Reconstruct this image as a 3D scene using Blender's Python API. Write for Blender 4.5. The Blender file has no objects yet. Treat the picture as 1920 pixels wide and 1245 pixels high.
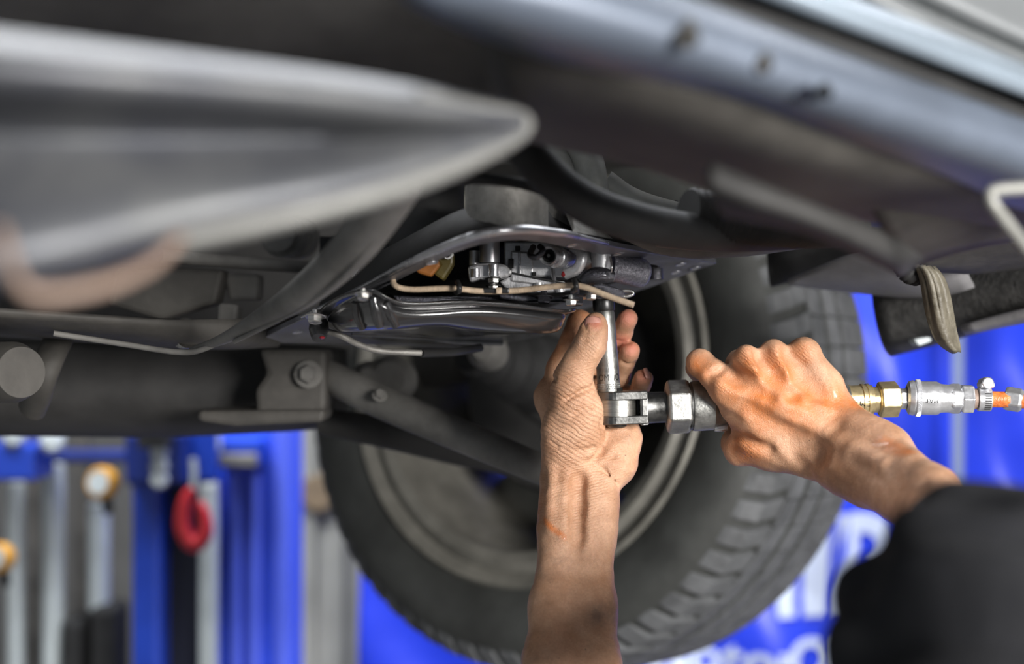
import bpy, bmesh, math, random
import numpy as np
from mathutils import Vector, Matrix, Euler

random.seed(7)
rng = np.random.default_rng(7)
SC = bpy.context.scene
COL = SC.collection
H = 1.55            # camera height above the workshop floor, metres
F = 2667.0          # focal length in pixels of the 1920 x 1245 frame
PI = math.pi

# ------------------------------------------------------------------ camera, world, lights, exposure
cam_d = bpy.data.cameras.new('camera')
cam_d.sensor_width = 36.0
cam_d.lens = F / 1920 * 36.0
cam_d.clip_start = 0.02
cam_d.dof.use_dof = True
cam_d.dof.focus_distance = 1.035
cam_d.dof.aperture_fstop = 3.0
cam = bpy.data.objects.new('camera', cam_d)
cam.location = (0, 0, H)
cam.rotation_euler = (PI / 2, 0, 0)
COL.objects.link(cam)
SC.camera = cam

world = bpy.data.worlds.new('workshop_daylight')
SC.world = world
world.use_nodes = True
bg = world.node_tree.nodes['Background']
bg.inputs[0].default_value = (0.82, 0.90, 1.0, 1)
bg.inputs[1].default_value = 0.27


def area(name, loc, target, sx, sy, power, col=(1, 1, 1)):
    l = bpy.data.lights.new(name, 'AREA')
    l.shape = 'RECTANGLE'
    l.size, l.size_y, l.energy, l.color = sx, sy, power, col
    o = bpy.data.objects.new(name, l)
    o.location = loc
    o.rotation_euler = (Vector(target) - Vector(loc)).to_track_quat('-Z', 'Y').to_euler()
    COL.objects.link(o)
    return o


area('bay_door_daylight', (1.35, -0.9, H + 0.28), (0.12, 1.05, H - 0.08), 0.7, 0.7, 138, (1.0, 0.97, 0.94))
area('left_fill_light', (-2.6, -0.6, H - 0.1), (-0.2, 0.9, H), 1.6, 1.4, 6, (0.86, 0.93, 1.0))  # weak fill added from the left, no known source
area('ceiling_lamp_over_lift', (-1.1, 1.9, 3.2), (-0.9, 2.7, 1.2), 1.6, 0.6, 95, (0.95, 0.97, 1.0))
area('ceiling_lamp_over_back_wall', (0.6, 2.4, 3.4), (0.6, 3.0, 1.2), 2.4, 0.6, 120, (0.92, 0.95, 1.0))
SC.view_settings.view_transform = 'Standard'
SC.view_settings.look = 'None'
SC.view_settings.gamma = 1
SC.view_settings.use_curve_mapping = False
SC.view_settings.exposure = 0.0


# ------------------------------------------------------------------ helpers
def P(px, py, d):
    return Vector(((px - 960.0) * d / F, d, H - (py - 622.5) * d / F))


def R(r, d):
    return r * d / F


def material(name, col, rough=0.6, metal=0.0, noise=0.0, nscale=40.0, bump=0.0, bscale=200.0, col2=None,
             spec=0.5, coat=0.0, rvar=0.0, stretch=None):
    m = bpy.data.materials.new(name)
    m.use_nodes = True
    nt = m.node_tree
    b = nt.nodes['Principled BSDF']
    b.inputs['Base Color'].default_value = (*col, 1)
    b.inputs['Roughness'].default_value = rough
    b.inputs['Metallic'].default_value = metal
    b.inputs['Specular IOR Level'].default_value = spec
    b.inputs['Coat Weight'].default_value = coat
    b.inputs['Coat Roughness'].default_value = 0.08
    tc = nt.nodes.new('ShaderNodeTexCoord')
    src = tc.outputs['Object']
    if stretch:
        mp = nt.nodes.new('ShaderNodeMapping')
        mp.inputs['Scale'].default_value = stretch
        nt.links.new(src, mp.inputs[0])
        src = mp.outputs[0]
    if noise > 0 or col2 or rvar > 0:
        n = nt.nodes.new('ShaderNodeTexNoise')
        n.inputs['Scale'].default_value = nscale
        n.inputs['Detail'].default_value = 6
        n.inputs['Roughness'].default_value = 0.65
        nt.links.new(src, n.inputs['Vector'])
        rp = nt.nodes.new('ShaderNodeValToRGB')
        rp.color_ramp.elements[0].position = 0.36
        rp.color_ramp.elements[1].position = 0.66
        c2 = col2 if col2 else tuple(min(1, c * (1 + noise)) for c in col)
        c1 = col if col2 else tuple(c * (1 - noise) for c in col)
        rp.color_ramp.elements[0].color = (*c1, 1)
        rp.color_ramp.elements[1].color = (*c2, 1)
        nt.links.new(n.outputs['Fac'], rp.inputs[0])
        nt.links.new(rp.outputs[0], b.inputs['Base Color'])
        if rvar > 0:
            mr = nt.nodes.new('ShaderNodeMapRange')
            mr.inputs['From Min'].default_value = 0.35
            mr.inputs['From Max'].default_value = 0.65
            mr.inputs['To Min'].default_value = max(0.03, rough - rvar)
            mr.inputs['To Max'].default_value = min(1, rough + rvar)
            nt.links.new(n.outputs['Fac'], mr.inputs[0])
            nt.links.new(mr.outputs[0], b.inputs['Roughness'])
    if bump > 0:
        n2 = nt.nodes.new('ShaderNodeTexNoise')
        n2.inputs['Scale'].default_value = bscale
        n2.inputs['Detail'].default_value = 5
        nt.links.new(src, n2.inputs['Vector'])
        bp = nt.nodes.new('ShaderNodeBump')
        bp.inputs['Strength'].default_value = bump
        bp.inputs['Distance'].default_value = 0.002
        nt.links.new(n2.outputs['Fac'], bp.inputs['Height'])
        nt.links.new(bp.outputs[0], b.inputs['Normal'])
    return m


M = {}
M['underbody'] = material('dusty_black_underbody', (0.024, 0.023, 0.022), 0.75, 0, 0.45, 9, 0.3, 60)
M['taupe'] = material('road_dust_over_black', (0.055, 0.051, 0.045), 0.7, 0, 0.4, 12, 0.3, 80)
M['dust'] = material('grey_road_dust', (0.135, 0.13, 0.12), 0.72, 0, 0.35, 14, 0.3, 90)
M['shield'] = material('dull_grey_shield_steel', (0.125, 0.128, 0.128), 0.5, 0.3, 0, 9, 0.1, 50, col2=(0.045, 0.048, 0.060))
M['shield_edge'] = material('light_grey_pressed_edge', (0.17, 0.17, 0.16), 0.55, 0.2, 0.2, 10)
M['rustlip'] = material('rusty_tan_lip', (0.23, 0.165, 0.13), 0.6, 0.1, 0.25, 15)
M['silverpaint'] = material('silver_blue_car_paint', (0.105, 0.125, 0.16), 0.42, 0.3, 0.2, 6)
M['chrome_trim'] = material('bright_sill_trim', (0.26, 0.31, 0.36), 0.35, 0.5, 0.1, 6)
M['doorpaint'] = material('grey_door_paint', (0.16, 0.17, 0.175), 0.45, 0.3, 0.1, 4)
M['rubber'] = material('black_rubber', (0.018, 0.018, 0.018), 0.75, 0, 0.3, 30, spec=0.3)
M['tyre'] = material('tyre_rubber', (0.022, 0.023, 0.021), 0.62, 0, 0.4, 14, 0.25, 90, col2=(0.042, 0.044, 0.041))
M['tread'] = material('dusty_tread_rubber', (0.085, 0.088, 0.092), 0.7, 0, 0.35, 30, 0.2, 150)
M['rim'] = material('brake_dusted_rim', (0.19, 0.183, 0.16), 0.5, 0.35, 0.35, 12)
M['alu'] = material('machined_aluminium', (0.62, 0.62, 0.64), 0.32, 0.85, 0.1, 60, 0.06, 500, rvar=0.1)
M['castalu'] = material('cast_aluminium', (0.72, 0.72, 0.73), 0.38, 0.65, 0.15, 90, 0.14, 700, rvar=0.08)
M['flange'] = material('oily_flange_aluminium', (0.24, 0.24, 0.262), 0.42, 0.6, 0.2, 40, 0.1, 400, rvar=0.1)
M['gasket'] = material('dark_red_gasket', (0.10, 0.02, 0.018), 0.4, 0, 0.2, 40)
M['case'] = material('dull_case_aluminium', (0.26, 0.25, 0.23), 0.55, 0.4, 0.35, 30, 0.4, 200)
M['darkmetal'] = material('oily_dark_metal', (0.10, 0.10, 0.115), 0.22, 0.85, 0.3, 150, 0.5, 900, coat=0.5)
M['solenoid'] = material('wet_speckled_steel', (0.36, 0.36, 0.40), 0.3, 0.85, 0.35, 500, 0.5, 1500, coat=0.3)
M['pan'] = material('oily_black_pan', (0.024, 0.024, 0.025), 0.26, 0.0, 0.25, 25, 0.05, 120, spec=0.7, coat=0.7)
M['steel'] = material('bright_bolt_steel', (0.65, 0.64, 0.62), 0.25, 1.0, 0.2, 200, 0.2, 900)
M['tool'] = material('worn_chrome_steel', (0.36, 0.36, 0.34), 0.42, 0.95, 0.16, 160, 0.10, 600, rvar=0.08)
M['tooldark'] = material('dark_tool_steel', (0.15, 0.15, 0.145), 0.36, 1.0, 0.2, 160, 0.04, 600, rvar=0.08)
M['collar'] = material('blackened_collar_steel', (0.06, 0.06, 0.06), 0.35, 0.8, 0.3, 120)
M['ratwheel'] = material('brushed_ratchet_wheel', (0.34, 0.335, 0.31), 0.36, 1.0, 0.2, 80, 0.15, 300, stretch=(1, 1, 12))
M['brass'] = material('brass', (0.74, 0.60, 0.34), 0.34, 0.9, 0.12, 130, 0.05, 400, rvar=0.06)
M['nickel'] = material('nickel_plate', (0.74, 0.75, 0.77), 0.34, 0.85, 0.1, 160, 0.06, 500, rvar=0.06)
M['hose'] = material('orange_braided_hose', (0.62, 0.16, 0.04), 0.35, 0, 0.3, 240, 0.4, 500)
M['tan'] = material('tan_wire_sleeve', (0.56, 0.43, 0.30), 0.45, 0, 0.2, 160, 0.4, 700)
M['conn_o'] = material('orange_plastic', (0.42, 0.16, 0.04), 0.35, 0, 0.2, 60)
M['conn_b'] = material('olive_brown_plastic', (0.14, 0.11, 0.03), 0.35, 0, 0.2, 60)
M['clip'] = material('black_clip', (0.02, 0.02, 0.02), 0.35)
M['red'] = material('red_painted_hook', (0.42, 0.016, 0.025), 0.4, 0, 0.1, 20)
M['redoil'] = material('red_oil_drop', (0.22, 0.01, 0.012), 0.1, 0, spec=0.8)
M['blue'] = material('blue_machine_paint', (0.012, 0.05, 0.42), 0.35, 0, 0.15, 8)
M['deepblue'] = material('deep_blue_paint', (0.006, 0.02, 0.16), 0.4, 0, 0.15, 8)
M['brightblue'] = material('bright_blue_lift_paint', (0.05, 0.13, 0.92), 0.3, 0, 0.08, 5)
M['rib_highlight_blue'] = material('glossy_blue_with_painted_highlight', (0.11, 0.17, 0.92), 0.22, 0, 0.06, 5, coat=0.5)  # overhead lamp highlights on the ribs put into this lighter blue
M['banner'] = material('blue_banner_vinyl', (0.016, 0.042, 0.56), 0.36, 0, 0.12, 2.5)
M['letter'] = material('white_printed_letters', (0.46, 0.52, 0.66), 0.5, 0, 0.05, 5)
M['navy'] = material('near_black_navy', (0.006, 0.008, 0.02), 0.5)
M['pipe'] = material('pale_galvanised_pipe', (0.50, 0.55, 0.56), 0.45, 0.2, 0.12, 6)
M['wallpaint'] = material('grey_workshop_wall', (0.26, 0.26, 0.25), 0.8, 0, 0.2, 3)
M['darkwall'] = material('dark_grey_wall', (0.085, 0.083, 0.08), 0.8, 0, 0.2, 3)
M['column'] = material('grey_painted_column', (0.34, 0.34, 0.315), 0.6, 0, 0.15, 4)
M['rustspot'] = material('brown_rust_patch', (0.20, 0.145, 0.09), 0.8, 0, 0.3, 20)
M['yellow'] = material('yellow_gauge_rim', (0.50, 0.24, 0.02), 0.4)
M['greyfold'] = material('slate_grey_fold_tone', (0.16, 0.20, 0.30), 0.5)
M['rodgrey'] = material('dull_zinc_rod', (0.24, 0.24, 0.22), 0.5, 0.3, 0.15, 30)
M['floor'] = material('workshop_concrete', (0.22, 0.215, 0.205), 0.7, 0, 0.2, 2, 0.2, 30)
M['ceil'] = material('workshop_ceiling', (0.30, 0.30, 0.30), 0.8, 0, 0.1, 2)
M['shirt'] = material('black_work_shirt', (0.006, 0.0065, 0.009), 0.85, 0, 0.3, 12, 0.5, 60)
M['nail'] = material('fingernail', (0.55, 0.27, 0.21), 0.28, 0, 0.12, 200, spec=0.6)
M['strap'] = material('worn_brown_rubber_flap', (0.075, 0.065, 0.045), 0.55, 0, 0.4, 60, 0.6, 160, col2=(0.15, 0.135, 0.10))
M['greyplate'] = material('grey_plastic_liner', (0.24, 0.235, 0.24), 0.6, 0, 0.15, 20, 0.2, 150)
M['rocker'] = material('stone_chip_coating', (0.040, 0.039, 0.037), 0.7, 0, 0.4, 120, 0.5, 200)


def link(name, me, mat, parent=None, **props):
    o = bpy.data.objects.new(name, me)
    COL.objects.link(o)
    if mat is not None and len(me.materials) == 0:
        me.materials.append(mat)
    if parent is not None:
        o.parent = parent
        if parent.type == 'EMPTY':
            o.matrix_parent_inverse = Matrix.Translation(-parent.location)
    for k, v in props.items():
        o[k] = v
    return o


def mesh(name, verts, faces, mat, parent=None, smooth=True, bevel=0, sub=0, solid=0, **props):
    me = bpy.data.meshes.new(name)
    me.from_pydata([tuple(v) for v in verts], [], faces)
    bm = bmesh.new()
    bm.from_mesh(me)
    bmesh.ops.recalc_face_normals(bm, faces=bm.faces)
    bm.to_mesh(me)
    bm.free()
    if smooth:
        me.polygons.foreach_set('use_smooth', [True] * len(me.polygons))
    o = link(name, me, mat, parent, **props)
    if sub:
        s = o.modifiers.new('sub', 'SUBSURF')
        s.levels = s.render_levels = sub
        s.boundary_smooth = 'PRESERVE_CORNERS'
    if solid:
        s = o.modifiers.new('thick', 'SOLIDIFY')
        s.thickness = abs(solid)
        s.offset = 0
    if bevel:
        b = o.modifiers.new('bevel', 'BEVEL')
        b.width = bevel
        b.segments = 2
        b.limit_method = 'ANGLE'
        b.angle_limit = math.radians(28)
        b.harden_normals = False
    return o


def sharp(o, deg=35):
    me = o.data
    me.set_sharp_from_angle(angle=math.radians(deg))
    return o


def empty(name, loc, label, cat, group=None):
    o = bpy.data.objects.new(name, None)
    o.location = loc
    o.empty_display_size = 0.05
    o['label'] = label
    o['category'] = cat
    if group:
        o['group'] = group
    COL.objects.link(o)
    return o


def frame_of(a, b, up=None):
    w = (b - a).normalized()
    up = up or (Vector((0, 0, 1)) if abs(w.z) < 0.9 else Vector((0, 1, 0)))
    u = up.cross(w).normalized()
    return u, w.cross(u), w


def lathe_data(prof, seg=32, a0=0.0):
    """prof = [(s, r)] along local z; closed by caps."""
    V, Fc = [], []
    for s, r in prof:
        for i in range(seg):
            t = a0 + 2 * PI * i / seg
            V.append((r * math.cos(t), r * math.sin(t), s))
    n = len(prof)
    for j in range(n - 1):
        for i in range(seg):
            k = (i + 1) % seg
            Fc.append((j * seg + i, j * seg + k, (j + 1) * seg + k, (j + 1) * seg + i))
    if prof[0][1] > 0:
        Fc.append(tuple(range(seg))[::-1])
    if prof[-1][1] > 0:
        Fc.append(tuple((n - 1) * seg + i for i in range(seg)))
    return V, Fc


def lathe(name, a, b, prof, mat, parent=None, seg=32, a0=0.0, smooth=True, bevel=0, relative=True, deg=35, up=None, **props):
    """revolve along a->b; prof (t 0..1, r metres) if relative else (metres, r)"""
    L = (b - a).length
    u, v, w = frame_of(a, b, up)
    pr = [((s * L if relative else s), r) for s, r in prof]
    V, Fc = lathe_data(pr, seg, a0)
    V = [a + u * x + v * y + w * z for x, y, z in V]
    o = mesh(name, V, Fc, mat, parent, smooth, bevel, **props)
    if smooth:
        sharp(o, deg)
    return o


def catmull(pts, n=8):
    out = []
    q = [pts[0] * 2 - pts[1]] + list(pts) + [pts[-1] * 2 - pts[-2]]
    for i in range(1, len(q) - 2):
        for j in range(n):
            t = j / n
            a, b, c, d = q[i - 1], q[i], q[i + 1], q[i + 2]
            out.append(0.5 * ((2 * b) + (c - a) * t + (2 * a - 5 * b + 4 * c - d) * t * t + (3 * b - a - 3 * c + d) * t ** 3))
    out.append(pts[-1])
    return out


def tube(name, pts, r, mat, parent=None, seg=14, n=8, ribs=0, rib_amp=0.0, flat=1.0, **props):
    """swept round tube; r scalar or list per control point"""
    P4 = [Vector((*p, rr)) for p, rr in zip(pts, r if isinstance(r, (list, tuple)) else [r] * len(pts))]
    C = catmull(P4, n)
    V, Fc = [], []
    N = len(C)
    up = Vector((0, 0, 1))
    for i, c in enumerate(C):
        p = Vector(c[:3])
        t = (Vector(C[min(i + 1, N - 1)][:3]) - Vector(C[max(i - 1, 0)][:3])).normalized()
        if abs(t.dot(up)) > 0.98:
            up = Vector((0, 1, 0))
        u = up.cross(t).normalized()
        v = t.cross(u)
        up = v
        rr = c[3]
        if ribs:
            rr += rib_amp * math.sin(2 * PI * ribs * i / (N - 1))
        for k in range(seg):
            a = 2 * PI * k / seg
            V.append(p + u * (rr * math.cos(a)) + v * (rr * flat * math.sin(a)))
    for i in range(N - 1):
        for k in range(seg):
            l = (k + 1) % seg
            Fc.append((i * seg + k, i * seg + l, (i + 1) * seg + l, (i + 1) * seg + k))
    Fc.append(tuple(range(seg))[::-1])
    Fc.append(tuple((N - 1) * seg + k for k in range(seg)))
    return sharp(mesh(name, V, Fc, mat, parent, True, **props), 50)


def panel(name, rows, mat, parent=None, thick=0.006, sub=2, **props):
    """pressed sheet: rows of (px, py, depth) lofted into a thick curved panel"""
    V = [P(*p) for row in rows for p in row]
    nc = len(rows[0])
    Fc = [(i * nc + j, i * nc + j + 1, (i + 1) * nc + j + 1, (i + 1) * nc + j) for i in range(len(rows) - 1) for j in range(nc - 1)]
    return mesh(name, V, Fc, mat, parent, True, sub=sub, solid=thick, **props)


def nearer(rows, k):
    return [[(x, y, d * k) for x, y, d in row] for row in rows]


def slab(name, poly, depth, mat, parent=None, back=0.02, bevel=0.001, smooth=False, **props):
    """solid block with a pixel outline front (each its own depth) and real thickness behind; poly (px,py[,d])"""
    Fr = [P(p[0], p[1], p[2] if len(p) > 2 else depth) for p in poly]
    Bk = [f + Vector((0, back, 0)) for f in Fr]
    n = len(Fr)
    Fc = [tuple(range(n)), tuple(range(2 * n - 1, n - 1, -1))] + [(i, (i + 1) % n, n + (i + 1) % n, n + i) for i in range(n)]
    return mesh(name, Fr + Bk, Fc, mat, parent, smooth, bevel=bevel, **props)


def box(name, c, size, mat, parent=None, rot=None, bevel=0.001, **props):
    sx, sy, sz = [s / 2 for s in size]
    V = [Vector((x, y, z)) for x in (-sx, sx) for y in (-sy, sy) for z in (-sz, sz)]
    if rot is not None:
        V = [rot @ v for v in V]
    V = [v + Vector(c) for v in V]
    Fc = [(0, 1, 3, 2), (4, 6, 7, 5), (0, 4, 5, 1), (2, 3, 7, 6), (0, 2, 6, 4), (1, 5, 7, 3)]
    return mesh(name, V, Fc, mat, parent, False, bevel=bevel, **props)


def pxbox(name, x0, y0, x1, y1, d, thick, mat, parent=None, bevel=0.001, **props):
    a, b = P(x0, y0, d), P(x1, y1, d)
    c = (a + b) / 2 + Vector((0, thick / 2, 0))
    return box(name, c, (abs(b.x - a.x), thick, abs(b.z - a.z)), mat, parent, bevel=bevel, **props)


def vcyl(name, px, y0, y1, d, rpx, mat, parent=None, seg=24, **props):
    return lathe(name, P(px, y1, d), P(px, y0, d), [(0, R(rpx, d)), (1, R(rpx, d))], mat, parent, seg, **props)


bolt_cache = {}


def bolt(loc, axis, size, mat, parent, name='bolt', washer=True, **props):
    """hex bolt: washer, hex head, shank; axis points from joint to head. Mesh data shared."""
    key = (mat.name, washer)
    if key not in bolt_cache:
        V, Fc = lathe_data([(-.8, 0.5), (0, 0.5)], 12)
        if washer:
            v2, f2 = lathe_data([(0, 1.3), (0.12, 1.45), (0.22, 1.3)], 20)
            Fc += [tuple(i + len(V) for i in f) for f in f2]
            V += v2
        v3, f3 = lathe_data([(0.1, 1.0), (0.85, 1.0), (1.0, 0.82), (0.9, 0.6)], 6)
        Fc += [tuple(i + len(V) for i in f) for f in f3]
        V += v3
        me = bpy.data.meshes.new(name)
        me.from_pydata(V, [], Fc)
        me.materials.append(mat)
        bolt_cache[key] = me
    o = link(name, bolt_cache[key], mat, parent, **props)
    o.location = loc
    o.rotation_euler = Vector(axis).to_track_quat('Z', 'X').to_euler()
    o.scale = (size,) * 3
    return o


def text(name, body, loc, size, mat, parent=None, depth=0.0, rot=(PI / 2, 0, 0), squeeze=1.0, bold=0.0, **props):
    cu = bpy.data.curves.new(name, 'FONT')
    cu.body = body
    cu.size = size
    cu.extrude = depth
    cu.offset = bold
    cu.align_x = 'CENTER'
    tmp = bpy.data.objects.new('tmp', cu)
    COL.objects.link(tmp)
    bpy.context.view_layer.update()
    me = bpy.data.meshes.new_from_object(tmp)
    bpy.data.objects.remove(tmp)
    M4 = Matrix.Translation(Vector(loc)) @ Euler(rot).to_matrix().to_4x4() @ Matrix.Diagonal((squeeze, 1, 1, 1))
    me.transform(M4)
    me.materials.clear()
    return link(name, me, mat, parent, **props)


# ------------------------------------------------------------------ the setting
def struct(o):
    o['kind'] = 'structure'
    return o


struct(box('floor', (0, 1.0, -0.05), (12, 12, 0.1), M['floor'], bevel=0))
struct(box('ceiling', (0, 1.5, 4.05), (12, 7, 0.1), M['ceil'], bevel=0))
struct(box('wall_back', (0, 4.55, 2.0), (12, 0.1, 4.0), M['darkwall'], bevel=0))
struct(box('wall_left', (-4.2, 1.5, 2.0), (0.1, 6, 4.0), M['wallpaint'], bevel=0))
c = pxbox('wall_column', 556, 700, 690, 2200, 3.3, 0.25, M['column'])
c.name = 'trim_1'
struct(c)
for i in range(2):
    o = pxbox('flute', 578 + i * 56, 700, 590 + i * 56, 2200, 3.28, 0.03, M['column'], c, bevel=0.004)
o = lathe('rust_patch', P(596, 925, 3.285), P(596, 925, 3.27), [(0, 0.045), (0.9, 0.04), (1, 0.03)], M['rustspot'], c, 14)

# ------------------------------------------------------------------ banner with folds and printing
banner = empty('banner', (0.7, 3.1, 0), 'bright blue vinyl banner with blurred white lettering hanging behind the tyre', 'banner')
V, Fc = [], []
nx, nz = 150, 30
x0, x1, z0, z1 = -0.335, 1.9, 0.15, 2.3


def fold(x, z):
    s = (z - 0.7) * 0.35
    return 3.1 + 0.035 * math.sin(9 * (x - s)) + 0.02 * math.sin(21 * (x + 0.6 * z) + 1) + 0.012 * math.sin(43 * x + 2 + 3 * z) * max(0, z - 1.0)


for j in range(nz + 1):
    for i in range(nx + 1):
        x = x0 + (x1 - x0) * i / nx
        z = z0 + (z1 - z0) * j / nz
        V.append((x, fold(x, z), z))
for j in range(nz):
    for i in range(nx):
        a = j * (nx + 1) + i
        Fc.append((a, a + 1, a + nx + 2, a + nx + 1))
mesh('sheet', V, Fc, M['banner'], banner, True, solid=0.002)


def drape(o):
    for v in o.data.vertices:
        v.co.y = fold(v.co.x, v.co.z) - 0.006
    return o


def bpx(px, py, d=3.1):
    return P(px, py, d)


def letter_bars(name, polys, **k):
    """flat printed letter shapes, finely divided so that they follow the folds"""
    bm = bmesh.new()
    for poly in polys:
        vs = [bm.verts.new(bpx(*p)) for p in poly]
        bm.faces.new(vs)
    bmesh.ops.triangulate(bm, faces=bm.faces)
    for _ in range(3):
        bmesh.ops.subdivide_edges(bm, edges=bm.edges, cuts=1)
    me = bpy.data.meshes.new(name)
    bm.to_mesh(me)
    bm.free()
    return drape(link(name, me, M['letter'], banner, **k))


def arc(cx, cy, rx, ry, a0, a1, n=12):
    return [(cx + rx * math.cos(math.radians(a0 + (a1 - a0) * i / n)), cy - ry * math.sin(math.radians(a0 + (a1 - a0) * i / n))) for i in range(n + 1)]


letter_bars('letter', [[(1405, 1010), (1442, 1010), (1442, 1118), (1405, 1152)]])
letter_bars('letter', [[(1452, 985), (1486, 985), (1486, 1152), (1452, 1152)]])
letter_bars('letter', [[(1502, 962), (1545, 962), (1545, 1152), (1502, 1152)]])
letter_bars('letter', [[(1560, 958), (1600, 958), (1600, 1152), (1560, 1152)]] +
            [[a, b, c2, d2] for a, b, c2, d2 in zip(arc(1600, 1020, 85, 64, 100, -60), arc(1600, 1020, 85, 64, 100, -60)[1:],
                                                   arc(1600, 1020, 42, 28, 100, -60)[1:], arc(1600, 1020, 42, 28, 100, -60))] +
            [[(1600, 1075), (1640, 1070), (1665, 1150), (1622, 1152)]])
for t_, px, s_ in (('Motor', 1350, 1.05), ('Oil', 1536, 1.05)):
    t = text('lettering', t_, bpx(px, 1264), 0.118, M['letter'], banner, squeeze=s_, bold=.0035)
    bm = bmesh.new(); bm.from_mesh(t.data)
    bmesh.ops.triangulate(bm, faces=bm.faces)
    bmesh.ops.subdivide_edges(bm, edges=bm.edges, cuts=2)
    bm.to_mesh(t.data); bm.free()
    # fatten the strokes
    drape(t)

vp = vcyl('fold_strip', 1796, 560, 2100, 2.98, 11, M['greyfold'])  # added strip standing in for a greyish fold of the banner
vp['label'] = 'slim grey upright strip added in place of a fold of the blue banner at right'
vp['category'] = 'fold_strip'

# ------------------------------------------------------------------ workshop equipment at left, far behind
lift = empty('lift_column', P(478, 2000, 2.7), 'bright blue ribbed steel lift column left of the tyre', 'lift column')
pxbox('column_web', 400, 760, 548, 2020, 2.7, 0.14, M['brightblue'], lift, 0.004)
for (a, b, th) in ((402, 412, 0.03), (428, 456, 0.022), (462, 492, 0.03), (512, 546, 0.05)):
    vcyl('rib', (a + b) / 2, 885 if a < 500 else 800, 2020, 2.69, (b - a) / 2 + 1, M['rib_highlight_blue'], lift, 24)
pxbox('carriage', 398, 826, 486, 876, 2.62, 0.09, M['blue'], lift, 0.006)
pxbox('carriage_foot', 405, 852, 480, 876, 2.60, 0.05, M['dust'], lift, 0.004, label='grey foot plate')
vcyl('roller', 398, 800, 842, 2.6, 17, M['pipe'], lift)
vcyl('roller', 352, 805, 845, 2.6, 9, M['pipe'], lift)

mach = empty('hoist_column', P(320, 2000, 2.55), 'blue and near-black hoist column with steel bolts behind the red hook', 'hoist')
pxbox('face_plate', 246, 880, 300, 2050, 2.55, 0.10, M['blue'], mach, 0.01)
pxbox('recess', 296, 905, 402, 2050, 2.62, 0.04, M['navy'], mach, 0.004, label='near-black recess')
pxbox('edge_bar', 372, 905, 402, 2050, 2.56, 0.04, M['pipe'], mach, 0.006, label='grey edge bar')
pxbox('head_block', 232, 808, 345, 912, 2.50, 0.14, M['deepblue'], mach, 0.01)
pxbox('side_block', 318, 800, 402, 905, 2.56, 0.06, M['blue'], mach, 0.008)
for yy in (848, 874, 900):
    lathe('cap_bolt', P(299, yy, 2.50), P(299, yy, 2.46), [(0, 0.016), (0.8, 0.016), (1, 0.011)], M['pipe'], mach, 14)
lathe('collar', P(290, 838, 2.47), P(290, 780, 2.47), [(0, 0.03), (1, 0.03)], M['rubber'], mach, 18)

# red hook
hook = empty('lifting_hook', P(364, 1035, 2.45), 'red painted lifting hook hanging from the blue hoist', 'hook')
hp = [P(a, b, 2.45) for a, b in ((362, 915), (348, 940), (343, 985), (355, 1015), (372, 1018), (386, 995), (382, 960), (372, 940))]
tube('hook_body', hp, [0.008, 0.012, 0.014, 0.015, 0.015, 0.013, 0.010, 0.006], M['red'], hook, 12)
tube('chain', [P(362, 860, 2.45), P(364, 890, 2.45), P(362, 918, 2.45)], 0.006, M['pipe'], hook, 8, label='steel chain')

# vertical pale pipes and rack at far left
for (px, ya, yb, d_, r_, lab) in ((30, 905, 2100, 2.8, 16, 'leftmost pale steel pipe under the blue box'),
                                  (100, 870, 2100, 2.8, 20, 'tall pale steel pipe under the blue cross bar'),
                                  (186, 945, 1141, 2.8, 20, 'short pale steel pipe ending above a black foot')):
    o = vcyl('steel_pipe', px, ya, yb, d_, r_, M['pipe'])
    o['label'] = lab
    o['category'] = 'pipe'
for (px, py, lab) in ((25, 818, 'round pale lamp at the far left above blue box'), (98, 828, 'larger round pale lamp above the tall pipe')):
    o = lathe('round_lamp', P(px, py, 2.7), P(px, py, 2.64), [(0, 0.012), (0.3, R(20, 2.7)), (0.8, R(22, 2.7)), (1, R(14, 2.7))], M['pipe'], None, 20)
    o['label'] = lab
    o['category'] = 'lamp'
for (a, b, lab) in ((136, 165, 'dull grey flat bar beside the tall pipe'), (50, 74, 'dull grey flat bar beside the leftmost pipe')):
    o = pxbox('flat_bar', a, 780, b, 2100, 2.95, 0.03, M['taupe'])
    o['label'] = lab
    o['category'] = 'bar'
bb = pxbox('blue_box', -60, 835, 66, 902, 2.65, 0.12, M['blue'], None, 0.006)
bb['label'] = 'deep blue steel box at far left below the car'
bb['category'] = 'box'
bb.name = 'steel_box'
cb = pxbox('cross_bar', 66, 846, 236, 868, 2.72, 0.05, M['deepblue'], None, 0.006)
cb['label'] = 'dark blue cross bar joining box and hoist'
cb['category'] = 'bar'


def gauge(px, py, r, d, lab):
    g = empty('pressure_gauge', P(px, py + r, d), lab, 'gauge')
    q = P(px, py, d)
    ax = Vector((-0.25, -1, 0.1)).normalized()
    rr = R(r, d)
    lathe('rim', q, q + ax * 0.03, [(0, rr * 0.9), (0.2, rr), (0.8, rr), (1, rr * 0.86), (0.95, rr * 0.7)], M['yellow'], g, 26)
    lathe('dial', q + ax * 0.0275, q + ax * 0.0315, [(0, rr * 0.72), (1, rr * 0.7)], M['pipe'], g, 24, label='pale dial')
    lathe('stem', q - Vector((0, 0, rr)), q - Vector((0, -0.01, rr * 1.9)), [(0, rr * 0.35), (1, rr * 0.3)], M['rubber'], g, 10)


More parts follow.
